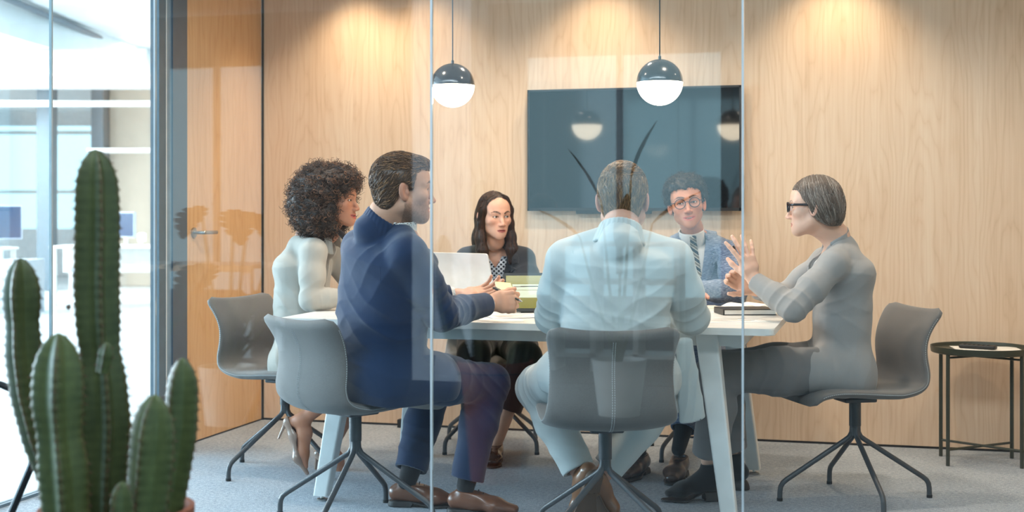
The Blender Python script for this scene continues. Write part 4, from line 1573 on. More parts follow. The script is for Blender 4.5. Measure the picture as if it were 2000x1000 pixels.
def hair_obj(f, h, mat, parent, strands=None, radii=None, col=(0.02, 0.012, 0.008), colvar=0.35, levels=3, hl=None, base_dark=0.7):
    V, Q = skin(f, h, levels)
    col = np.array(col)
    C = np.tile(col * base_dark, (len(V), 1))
    if strands is not None:
        Pp = np.asarray(strands, float); S_, K, _ = Pp.shape
        T = np.gradient(Pp, axis=1); T /= (np.linalg.norm(T, axis=2, keepdims=True) + 1e-9)
        a = np.where(np.abs(T[:, :, 2:3]) < 0.9, np.array([0, 0, 1.0]), np.array([1.0, 0, 0]))
        U = np.cross(T, a); U /= (np.linalg.norm(U, axis=2, keepdims=True) + 1e-9); W = np.cross(T, U)
        n = 3
        R = np.broadcast_to(np.asarray(radii, float), (S_, K))
        ang = 2 * PI * np.arange(n) / n
        SV = Pp[:, :, None, :] + R[:, :, None, None] * (np.cos(ang)[None, None, :, None] * U[:, :, None, :] + np.sin(ang)[None, None, :, None] * W[:, :, None, :])
        idx = np.arange(S_ * K * n).reshape(S_, K, n) + len(V)
        A = idx[:, :-1, :]; Bq = idx[:, 1:, :]
        SQ = np.stack([A, np.roll(A, -1, 2), np.roll(Bq, -1, 2), Bq], -1).reshape(-1, 4)
        sc = col[None] * (1 + RNG.uniform(-colvar, colvar, (S_, 1)))
        if hl is not None:
            sel = RNG.random(S_) < hl[1]
            sc[sel] = np.array(hl[0]) * (1 + RNG.uniform(-0.2, 0.2, (sel.sum(), 1)))
        V = np.concatenate([V, SV.reshape(-1, 3)]); Q = np.concatenate([Q, SQ]); C = np.concatenate([C, np.repeat(sc, K * n, axis=0)])
    me = mesh_np('hair', V, Q, np.clip(C, 0, 1))
    return link_mesh('hair', me, mat, parent, smooth=True)


def pick_roots(f, h, n, cond=None, levels=3):
    V, Q = skin(f, h, levels)
    if cond is not None: V = V[cond(V)]
    return V[RNG.integers(0, len(V), n)] + RNG.normal(0, h * 0.4, (n, 3))


def scalp_cap(S, H, g=0.008, back=-0.075, k=0.01, top=0.0, front=0.060, side=-0.002, temple=0.035):
    """short hair: the skull swollen by g, trimmed to a hairline"""
    s = H.s
    S.ell(H.w(0, -0.012, 0.030 + top * 0.5), np.array([0.0745 + g, 0.096 + g, 0.086 + g + top * 0.5]) * s, H.R, 0.01)
    S.ell(H.w(0, 0.028, 0.038 + top), np.array([0.062 + g * 0.8, 0.058 + g * 0.6, 0.056 + g]) * s, H.R, 0.02)
    S.ell(H.w(0, -0.050, -0.040), np.array([0.054 + g * 0.6, 0.040 + g * 0.5, 0.052]) * s, H.R, 0.03)
    def line(p):
        q = H.l(p)
        x = np.abs(q[:, 0]); y = q[:, 1]; z = q[:, 2]
        # lower border: high on the forehead, down by the temples, round the ear, down to the nape
        zb = np.interp(y, [-0.12, -0.05, -0.028, -0.020, 0.004, 0.010, 0.026, 0.034, 0.050, 0.12],
                       [back, back + 0.004, -0.040, 0.016, 0.020, side, side + 0.004, temple, front, front])
        return (zb - z) * s
    S.add(line, 0.008, 'i')
    return line


M_skin = {}
M_eye = vcol_mat('eye', 0.12, spec=0.6, coat=0.5)
M_teeth = plain('teeth', (0.75, 0.70, 0.62), 0.25)


def skin_mat(k):
    if k not in M_skin: M_skin[k] = vcol_mat('skin ' + k, 0.46, sss=0.12, spec=0.35, bump_scale=320, bump_s=0.06)
    return M_skin[k]


def hair_mat(name, rough=0.42):
    m, nt, b = base_mat(name, (0.02, 0.015, 0.01), rough, spec=0.5)
    a = nt.nodes.new('ShaderNodeVertexColor'); a.layer_name = 'Col'
    nt.links.new(a.outputs['Color'], b.inputs['Base Color'])
    b.inputs['Anisotropic'].default_value = 0.4
    return m


M_hair = hair_mat('hair', 0.40)
M_hair_matte = hair_mat('curly hair', 0.55)


def glasses(H, parent, mat, mat_lens, round_=True, w=0.0235, hgt=0.021, thick=0.0022, y=0.105, drop=-0.003, arm_r=0.0022):
    g = bpy.data.objects.new('glasses', None); COL.objects.link(g); g.parent = parent
    g.matrix_parent_inverse = Matrix.Identity(4)
    g.location = (0, 0, 0)
    for x in (-1, 1):
        pts = []
        for a in np.linspace(0, 2 * PI, 40, endpoint=False):
            if round_: px, pz = math.cos(a) * w, math.sin(a) * hgt
            else:
                px = w * math.copysign(abs(math.cos(a)) ** 0.5, math.cos(a)); pz = hgt * math.copysign(abs(math.sin(a)) ** 0.5, math.sin(a))
            X = x * 0.0335 + px
            pts.append(H.w(X, y - 4.5 * X * X, drop + pz))
        MB().tube(pts, thick * H.s, 8, closed=True).build('rim', mat, g, smooth=True)
        lens = MB(); vs = [lens.bm.verts.new(Vector(p)) for p in pts]; lens.bm.faces.new(vs)
        lens.build('lens', mat_lens, g)
        e = H.w(x * (0.0335 + w), y - 4.5 * (0.0335 + w) ** 2, drop + 0.008)
        MB().tube([e, H.w(x * 0.0705, 0.070, drop + 0.008), H.w(x * 0.0800, 0.010, 0.004), H.w(x * 0.0815, -0.012, 0.004), H.w(x * 0.080, -0.030, -0.020)], arm_r * H.s, 8).build('temple_arm', mat, g, smooth=True)
    MB().tube([H.w(-0.0115, y - 0.003, drop + 0.004), H.w(0, y + 0.001, drop + 0.007), H.w(0.0115, y - 0.003, drop + 0.004)], thick * 0.9 * H.s, 8).build('bridge', mat, g, smooth=True)
    return g
# ================================================================== the man in the navy suit
M_navy = fabric('navy wool', srgb(20, 42, 74), weave=800, var=0.14, bump_s=0.25, sheen=0.25, fold=0.5)
M_navy_trouser = M_navy
M_white_shirt = fabric('white cotton', srgb(232, 228, 222), weave=900, var=0.04, bump_s=0.1)
M_sock_black = fabric('black knit sock', (0.012, 0.012, 0.013), weave=300, var=0.2, bump_s=0.5)
M_shoe_brown = plain('brown leather', srgb(112, 68, 44), 0.34, coat=0.25)
M_sole_dark = plain('dark sole', (0.018, 0.015, 0.013), 0.6)
M_button = plain('dark horn button', (0.02, 0.018, 0.017), 0.3)


def person(label, base):
    return thing('person', label, 'person', (base[0], base[1], 0))


def build_navy():
    z = 5.02
    neck = P(748, 418, 4.98)
    pelvis = P(748, 722, 5.13)
    face = D(0.80, 0.60)
    B = Body(w=1.16, slouch=0.035, neck=neck, pelvis=pelvis, face=face, neck_r=0.060, wrist_r=0.027)
    B.hipR = B.T(0.092, 0.0, 0.0); B.hipL = B.T(-0.092, 0, 0)
    B.shR = P(798, 500, 4.87); B.shL = P(704, 486, 5.14)
    B.wrR = P(951, 594, 5.22); B.elR = P(862, 614, 4.97)
    B.wrL = P(893, 578, 5.42); B.elL = ik(B.shL, B.wrL, 0.30, 0.27, D(-0.3, 0.6, -0.8))
    B.knR = P(957, 748, 5.34); B.anR = P(912, 940, 5.30)
    B.knL = P(850, 752, 5.62); B.anL = P(797, 936, 5.45)
    H = Head(P(786, 368, 4.98), D(0.965, 0.26, -0.03), D(0.06, 0.0, 1), 1.05, jaw=1.12, nose=1.0, smile=0.1, lip=0.85,
             stubble=0.62, stubble_color=srgb(92, 66, 54), brow_color=srgb(48, 32, 24), brow_thick=0.0052)
    root = person('person with short brown hair and stubble in a navy suit, holding a pen and notes', pelvis)
    skin_c = srgb(198, 150, 124)
    S = Sdf(); body_core(S, B, H)
    # near hand closed round the pen, far hand open with the palm up
    ax = D(0.95, 0.22, 0.10)
    hand_sdf(S, B.wrR + 0.012 * ax, ax, D(-0.15, 0.93, -0.32), 1, curls=(0.95, 1.10, 1.22, 1.30), spread=0.05, thumb=(0.42, 0.40), s=1.10, thumb_curl=0.18)
    ax = D(0.95, 0.10, 0.14)
    hand_sdf(S, B.wrL + 0.012 * ax, ax, D(-0.05, -0.55, 0.85), 1, curls=(0.30, 0.32, 0.35, 0.40), spread=0.10, thumb=(0.80, 0.30), s=1.04, thumb_curl=0.15)
    skin_obj('body', S, 0.0026, skin_mat('navy'), root, skin_color(H, skin_c, H.o))
    eyes(H, root, M_eye, D(0.97, 0.2, 0.0))
    up = B.tr[2]; bk = -B.tr[1]
    e_in = B.elR
    wp = folds((B.elR + 0.05 * up, nrm(B.elR - B.shR), 0.10, 0.045, 0.0035), (lerp(B.elR, B.wrR, 0.2), nrm(B.wrR - B.elR), 0.09, 0.04, 0.003),
               (B.T(0.10, -0.05, 0.22), nrm(B.tr[2] + 0.6 * B.tr[0]), 0.15, 0.075, 0.0045), (B.T(-0.10, -0.10, 0.16), nrm(B.tr[2] - 0.5 * B.tr[0]), 0.14, 0.06, 0.004),
               (B.T(0.10, -0.08, 0.42), nrm(0.6 * B.tr[2] - B.tr[0]), 0.12, 0.07, 0.003), (B.T(0.0, -0.1, 0.05), B.tr[2], 0.2, 0.085, 0.0035), rough=0.0022, seed=2)
    jk = jacket(B, H, M_navy, root, fit=1.02, hem=0.095, warp=wp, cuffR=0.012, cuffL=0.030, sleeve=1.02, flare=1.0, skirt_fwd=0.16, pad=0.004, collar_h=0.006, collar_r=1.2)
    sleeve_seam(B, M_navy, jk, 1, -1)
    # back vent, pocket flap, sleeve seam, buttons
    MB().tube([B.T(0.0, -0.128, 0.02), B.T(0.002, -0.145, -0.05)], 0.0015, 5).build('vent_seam', M_navy, jk)
    pf = MB().box(-0.075, -0.003, -0.025, 0.075, 0.004, 0.025, 0.003)
    Rm = frame(B.tr[0], B.tr[2])
    fw = nrm(B.tr[1] * 0.95 + B.tr[0] * 0.05); upv = nrm(np.cross(B.tr[0], fw)); out = B.tr[0]
    c = B.T(0.183, 0.04, 0.085)
    Mx = Matrix(((fw[0], out[0], upv[0], c[0]), (fw[1], out[1], upv[1], c[1]), (fw[2], out[2], upv[2], c[2]), (0, 0, 0, 1)))
    pf.xf(Mx).build('pocket_flap', M_navy, jk)
    shirt(B, H, M_white_shirt, root, fit=0.92, ring=0.93)
    cuff(B.elR, B.wrR, 0.012, root, M_white_shirt, 0.0375)
    cuff(B.elL, B.wrL, 0.030, root, M_white_shirt, 0.0375)
    wt = folds((B.knR - 0.03 * np.array([0, 0, 1.0]) - 0.05 * B.tr[1], D(0.7, 0.3, 0.7), 0.12, 0.05, 0.0045), (lerp(B.hipR, B.knR, 0.6), nrm(B.knR - B.hipR), 0.12, 0.07, 0.003),
               (lerp(B.knL, B.anL, 0.7), np.array([0.2, 0, 1.0]), 0.12, 0.06, 0.004), (lerp(B.knR, B.anR, 0.3), D(0.8, 0.2, 0.5), 0.12, 0.06, 0.003), rough=0.002, seed=9)
    trousers(B, M_navy_trouser, root, (0.100, 0.090, 0.074, 0.071, 0.064), hemR=0.975, hemL=0.90, warp=wt)
    for an, kn, nm in ((B.anR, B.knR, 'sock'), (B.anL, B.knL, 'sock')):
        d = nrm(kn - an)
        S = Sdf(); S.cone(an - 0.02 * d, an + 0.05 * d, 0.035, 0.042, 0.0); S.cone(an + 0.05 * d, an + 0.20 * d, 0.042, 0.052, 0.0)
        skin_obj(nm, S, 0.004, M_sock_black, root)
    shoe(root, B.anR, D(0.97, -0.22, 0.0), (0, 0, 1), M_shoe_brown, M_sole_dark, ankle_h=B.anR[2] - 0.002, mat_l=M_sole_dark, L=0.295)
    shoe(root, B.anL, D(0.93, -0.1, -0.0), (0, 0, 1), M_shoe_brown, M_sole_dark, ankle_h=B.anL[2] - 0.002, mat_l=M_sole_dark, L=0.295)
    # hair: short, brushed back, longer on top
    F = Sdf(); line = scalp_cap(F, H, 0.0085, back=-0.078, top=0.0, front=0.066, side=-0.006, temple=0.052)
    F.ell(H.w(0, 0.055, 0.088), np.array([0.050, 0.038, 0.020]) * H.s, H.R, 0.02)
    F.ops.append(F.ops.pop(-2)) if False else None
    F.add(lambda p: line(p), 0.006, 'i')
    fl = lambda p: (lambda q: np.where((q[:, 2] > 0.06)[:, None], np.array([0, -1.0, 0.15]) @ H.R, np.array([0, -0.75, -0.7]) @ H.R))(H.l(p))
    roots = pick_roots(F, 0.004, 3600)
    top = np.clip((H.l(roots)[:, 2] - 0.04) / 0.06, 0, 1)
    st = hair_strands(F, roots, fl, 0.030, 5, RNG.uniform(-0.001, 0.0035, len(roots)) + 0.003 * top, 0.30)
    hair_obj(F, 0.0032, M_hair, root, st, np.array([0.0009, 0.0012, 0.0011, 0.0009, 0.0007, 0.0003]), col=srgb(86, 60, 42), hl=(srgb(142, 102, 68), 0.3), base_dark=0.75)
    return B, H, root


NAVY = build_navy()
# ================================================================== the man in the pale suit, seen from behind
M_pale = fabric('pale linen suiting', srgb(190, 196, 194), weave=700, var=0.07, fold=0.5, bump_s=0.25, sheen=0.15)


FLAT = (0.12, 0.13, 0.14, 0.17)      # fingers resting on the table


def build_pale():
    B = Body(w=1.10, slouch=0.02, neck=P(1213, 440, 4.71), pelvis=P(1197, 722, 4.80), face=D(0.03, 1.0), neck_r=0.058, wrist_r=0.028)
    B.hipR = B.T(0.092, 0, 0); B.hipL = B.T(-0.092, 0, 0)
    B.shR = P(1316, 516, 4.78); B.shL = P(1104, 516, 4.78)
    B.elR = P(1350, 618, 4.92); B.elL = P(1080, 618, 4.92)
    B.wrR = P(1268, 600, 5.25); B.wrL = P(1160, 600, 5.25)
    B.knL = P(1052, 757, 5.20); B.knR = P(1302, 765, 5.22)
    B.anL = P(1135, 926, 5.08); B.anR = P(1176, 928, 5.16)
    H = Head(P(1217, 389, 4.80), D(0.22, 0.97, -0.05), (0, 0, 1), 1.04, jaw=1.1, brow_color=srgb(90, 70, 50), stubble=0)
    root = person('person with short light brown hair seen from behind in a pale suit', B.pelvis)
    S = Sdf(); body_core(S, B, H)
    hand_sdf(S, B.wrR + 0.01 * D(-0.5, 0.8), D(-0.6, 0.75, -0.05), (0, 0, -1), 1, s=1.05, curls=FLAT)
    hand_sdf(S, B.wrL + 0.01 * D(0.5, 0.8), D(0.6, 0.75, -0.05), (0, 0, -1), -1, s=1.05, curls=FLAT)
    skin_obj('body', S, 0.003, skin_mat('pale'), root, skin_color(H, srgb(206, 158, 136), H.o))
    eyes(H, root, M_eye, D(0.3, 0.95))
    u = B.tr[2]
    wp = folds((B.T(-0.13, -0.1, 0.24), nrm(u + 0.7 * B.tr[0]), 0.12, 0.06, 0.0045), (B.T(0.13, -0.1, 0.22), nrm(u - 0.7 * B.tr[0]), 0.12, 0.06, 0.0045),
               (B.T(0.0, -0.1, 0.12), nrm(u + 0.15 * B.tr[0]), 0.15, 0.075, 0.0035), (lerp(B.shL, B.elL, 0.8), nrm(B.elL - B.shL), 0.09, 0.045, 0.004),
               (lerp(B.shR, B.elR, 0.8), nrm(B.elR - B.shR), 0.09, 0.045, 0.004), (B.T(0.06, -0.1, 0.43), nrm(u - 0.4 * B.tr[0]), 0.10, 0.06, 0.0025), rough=0.002, seed=5)

    def tail(S):
        a = P(1336, 668, 4.88); b = P(1352, 818, 4.98)
        S.oval(a, b, 0.030, 0.016, 0.050, 0.013, D(1, 0.2), 0.02)
    jk = jacket(B, H, M_pale, root, fit=1.06, hem=0.10, warp=wp, pad=0.020, sleeve=1.10, flare=1.05, skirt_fwd=0.14, collar_h=0.018, collar_r=1.22)
    Tl = Sdf(); tail(Tl)
    Tl.warp = folds((P(1346, 745, 4.92), D(1, 0.2), 0.15, 0.035, 0.003), seed=3)
    skin_obj('jacket_tail', Tl, 0.004, M_pale, jk)
    sleeve_seam(B, M_pale, jk, 1, -1); sleeve_seam(B, M_pale, jk, -1, -1)
    shirt(B, H, M_white_shirt, root, fit=0.92)
    wt = folds((B.knL, nrm(B.knL - B.hipL), 0.14, 0.05, 0.004), (lerp(B.knL, B.anL, 0.6), np.array([0.2, 0, 1.0]), 0.14, 0.07, 0.003), rough=0.002, seed=4)
    trousers(B, M_pale, root, (0.105, 0.096, 0.080, 0.072, 0.062), hemR=0.92, hemL=0.94, warp=wt)
    M_sock = fabric('dark brown sock', srgb(56, 44, 38), weave=300, var=0.2)
    M_shoe_tan = plain('tan brown leather', srgb(138, 92, 58), 0.32, coat=0.3)
    M_sole_tan = plain('scuffed leather sole', srgb(98, 74, 56), 0.55)
    for an, kn, fw in ((B.anL, B.knL, D(-0.20, 0.42, -0.88)), (B.anR, B.knR, D(0.52, 0.36, -0.78))):
        d = nrm(kn - an)
        Sk = Sdf(); Sk.cone(an - 0.02 * d, an + 0.12 * d, 0.031, 0.043, 0.0)
        skin_obj('sock', Sk, 0.004, M_sock, root)
        R = frame(fw, (0, 0, 1))
        sh = shoe(root, an - 0.0 * d, fw, (0, 0, 1), M_shoe_tan, M_sole_tan, ankle_h=0.092, mat_l=M_sole_dark, L=0.29)
    F = Sdf(); scalp_cap(F, H, 0.0085, back=-0.088, top=0.004, front=0.066, side=-0.004, temple=0.05)
    fl = lambda p: (lambda q: np.where((q[:, 2] > 0.075)[:, None], np.array([0.5, 0.7, 0.0]) @ H.R, np.array([0.0, -0.2, -1.0]) @ H.R))(H.l(p))
    roots = pick_roots(F, 0.004, 4200)
    st = hair_strands(F, roots, fl, 0.034, 5, RNG.uniform(-0.001, 0.0035, len(roots)), 0.28)
    hair_obj(F, 0.0032, M_hair, root, st, np.array([0.0009, 0.0011, 0.0010, 0.0008, 0.0006, 0.0003]), col=srgb(112, 84, 60), hl=(srgb(172, 132, 90), 0.35), base_dark=0.75)
    return B, H, root


PALE = build_pale()


# ================================================================== the woman with the grey bob and dark glasses
M_grey_suit = fabric('grey suiting', srgb(150, 148, 146), weave=700, var=0.10, fold=0.5, bump_s=0.25, sheen=0.2)
M_boot = fabric('black suede', (0.014, 0.014, 0.015), weave=500, var=0.2, bump_s=0.2)
M_glasses = plain('dark glossy frame', (0.012, 0.014, 0.02), 0.15)
M_lens = glass_mat('spectacle lens', (0.97, 0.98, 1.0), 0.05)


def build_bob():
    B = Body(w=0.98, slouch=0.02, neck=P(1633, 456, 5.52), pelvis=P(1634, 716, 5.56), face=D(-0.99, 0.02), neck_r=0.050, wrist_r=0.0235)
    B.hipR = B.T(0.088, 0, 0); B.hipL = B.T(-0.088, 0, 0)
    B.shL = P(1628, 518, 5.37); B.shR = P(1612, 512, 5.70)
    B.elL = P(1549, 603, 5.30); B.wrL = P(1473, 548, 5.42)
    B.elR = P(1534, 578, 5.72); B.wrR = P(1476, 566, 5.60)
    B.knL = P(1402, 726, 5.42); B.anL = P(1384, 900, 5.55)
    B.knR = P(1404, 722, 5.72); B.anR = P(1428, 892, 5.78)
    H = Head(P(1590, 402, 5.50), D(-0.93, 0.34, -0.06), D(0.04, 0, 1), 0.98, fem=1, jaw=0.95, nose=0.95, smile=0.0, lip=0.85, brow_color=srgb(120, 104, 92), brow_thick=0.003)
    root = person('person with grey bobbed hair and dark glasses in a grey suit, hands raised', B.pelvis)
    S = Sdf(); body_core(S, B, H)
    hand_sdf(S, B.wrL + 0.012 * D(-0.35, 0, 0.95), D(-0.32, 0.05, 0.95), D(-0.25, 0.95, -0.1), 1, curls=(0.10, 0.12, 0.14, 0.16), spread=0.30, thumb=(0.5, 0.5), s=1.0)
    hand_sdf(S, B.wrR + 0.012 * D(-0.8, 0, 0.4), D(-0.82, -0.15, 0.42), D(-0.30, -0.85, 0.30), -1, curls=(0.5, 0.55, 0.6, 0.6), spread=0.08, thumb=(0.7, 0.3), s=1.0)
    skin_obj('body', S, 0.0027, skin_mat('bob'), root, skin_color(H, srgb(214, 172, 150), dict(H.o, lip_color=srgb(186, 112, 100))))
    eyes(H, root, M_eye, D(-0.97, 0.1, 0.0), srgb(90, 110, 120))
    u = B.tr[2]
    wp = folds((lerp(B.elL, B.wrL, 0.15), nrm(B.wrL - B.elL), 0.08, 0.038, 0.0045), (lerp(B.elL, B.shL, 0.25), nrm(B.elL - B.shL), 0.10, 0.05, 0.004),
               (B.T(-0.12, 0.05, 0.36), nrm(u + 0.6 * B.tr[1]), 0.10, 0.05, 0.003), (B.T(-0.12, -0.02, 0.20), nrm(u - 0.5 * B.tr[1]), 0.10, 0.08, 0.002),
               (B.T(-0.1, 0.0, 0.0), nrm(B.tr[1] + 0.2 * u), 0.14, 0.07, 0.003), rough=0.0018, seed=12)
    jk = jacket(B, H, M_grey_suit, root, fit=0.98, hem=0.085, warp=wp, waist=0.93, flare=1.10, cuffL=0.005, cuffR=0.01, skirt_fwd=0.12, sleeve=0.95, lapel_open=(0.26, 0.24, 0.03), back_skirt=0.05, collar_span=1.8, collar_h=0.016, collar_r=1.26)
    lapels(B, B.jacket_sdf, M_grey_suit, jk, 0.26, 0.24, B.len * 0.93, 0.055)
    sleeve_seam(B, M_grey_suit, jk, -1, 1)
    for i in range(3):
        c = lerp(B.elL, B.wrL, 0.80 + 0.06 * i) + D(0.25, -0.9, -0.35) * 0.0455
        MB().sphere(c, 0.0062, 12, 8, (1, 0.6, 1)).build('cuff_button', M_button, jk, smooth=True)
    shirt(B, H, M_white_shirt, root, fit=0.90, collar=False)
    wt = folds((lerp(B.hipL, B.knL, 0.55), nrm(B.knL - B.hipL), 0.13, 0.06, 0.004), (lerp(B.knL, B.anL, 0.25), D(0.7, 0, 0.7), 0.12, 0.06, 0.003), rough=0.0016, seed=14)
    trousers(B, fabric('grey trouser cloth', srgb(116, 114, 113), weave=700, var=0.10, bump_s=0.25), root, (0.100, 0.091, 0.078, 0.074, 0.072), hemR=0.90, hemL=0.90, warp=wt)
    shoe(root, B.anL, D(-0.97, -0.1), (0, 0, 1), M_boot, M_sole_dark, ankle_h=B.anL[2] - 0.002, boot=0.062, heel=0.042, name='ankle_boot', L=0.275, s=0.97)
    shoe(root, B.anR, D(-0.9, 0.2), (0, 0, 1), M_boot, M_sole_dark, ankle_h=B.anR[2] - 0.002, boot=0.062, heel=0.042, name='ankle_boot', L=0.275, s=0.97)
    glasses(H, root, M_glasses, M_lens, round_=False, w=0.0265, hgt=0.0185, thick=0.0030, y=0.108, drop=0.0, arm_r=0.0052)
    # bob: parted on top, falling straight to the jaw, longer at the nape
    F = Sdf(); s = H.s
    F.ell(H.w(0, -0.014, 0.034), np.array([0.086, 0.106, 0.094]) * s, H.R, 0.02)
    F.ell(H.w(0, -0.040, -0.020), np.array([0.086, 0.082, 0.075]) * s, H.R, 0.04)
    F.ell(H.w(0, -0.062, -0.055), np.array([0.064, 0.045, 0.045]) * s, H.R, 0.03)
    def edge(p):
        q = H.l(p); y = q[:, 1]; z = q[:, 2]; x = np.abs(q[:, 0])
        zb = np.interp(y, [-0.12, -0.06, -0.020, 0.002, 0.010, 0.030, 0.045, 0.060, 0.12], [-0.088, -0.086, -0.062, -0.034, 0.000, 0.024, 0.052, 0.070, 0.074])
        return (zb - z) * s
    F.add(edge, 0.006, 'i')
    def fl(p):
        q = H.l(p)
        v = np.stack([np.sign(q[:, 0]) * np.clip(0.6 - np.abs(q[:, 0]) * 8, 0, 1), np.where(q[:, 2] > 0.05, -0.15, -0.30), np.full(len(q), -0.9)], -1)
        return v @ H.R
    roots = pick_roots(F, 0.004, 3600)
    st = hair_strands(F, roots, fl, 0.085, 9, RNG.uniform(-0.0015, 0.0018, len(roots)), 0.06)
    zmin = edge(st.reshape(-1, 3)).reshape(st.shape[:2])
    rad = np.where(zmin < 0.004, 0.0011, 0.0002) * np.linspace(1, 0.6, 10)[None]
    hair_obj(F, 0.0032, M_hair, root, st, rad, col=srgb(104, 90, 80), hl=(srgb(156, 146, 136), 0.30), colvar=0.3, base_dark=0.75)
    return B, H, root


BOB = build_bob()


# ================================================================== the woman with big dark curls
M_linen = fabric('cream grey linen', srgb(176, 170, 160), weave=600, var=0.08, fold=0.8, bump_s=0.35, sheen=0.15)
M_skirt = fabric('charcoal skirt cloth', srgb(34, 36, 42), weave=700, var=0.12)
M_pump = plain('taupe patent leather', srgb(150, 124, 108), 0.22, coat=0.5)
M_scarf = fabric('dark brown silk', srgb(44, 32, 30), weave=800, var=0.1)


def pump(parent, ankle, fwd, up, heel_h=0.085):
    """pointed court shoe with a thin high heel"""
    R = frame(fwd, up); o = np.asarray(ankle, float)
    W = lambda y, x, z: o + R[1] * y + R[0] * x + R[2] * z
    S = Sdf()
    S.oval(W(-0.035, 0, -0.050), W(0.03, 0, -0.066), 0.028, 0.024, 0.028, 0.022, R[0], 0.02)
    S.oval(W(0.03, 0, -0.066), W(0.115, 0, -0.112), 0.026, 0.020, 0.038, 0.017, R[0], 0.03)
    S.oval(W(0.115, 0, -0.112), W(0.195, 0, -0.122), 0.037, 0.016, 0.012, 0.008, R[0], 0.03)
    S.oval(W(-0.03, 0, -0.030), W(0.095, 0, -0.082), 0.022, 0.026, 0.024, 0.022, R[0], 0.006, 's')
    u = skin_obj('pump', S, 0.003, M_pump, parent)
    MB().tube([W(-0.040, 0, -0.060), W(-0.028, 0, -0.085), W(-0.004, 0, -0.132)], [0.014, 0.007, 0.0045], 12).build('stiletto_heel', M_pump, u, smooth='auto')


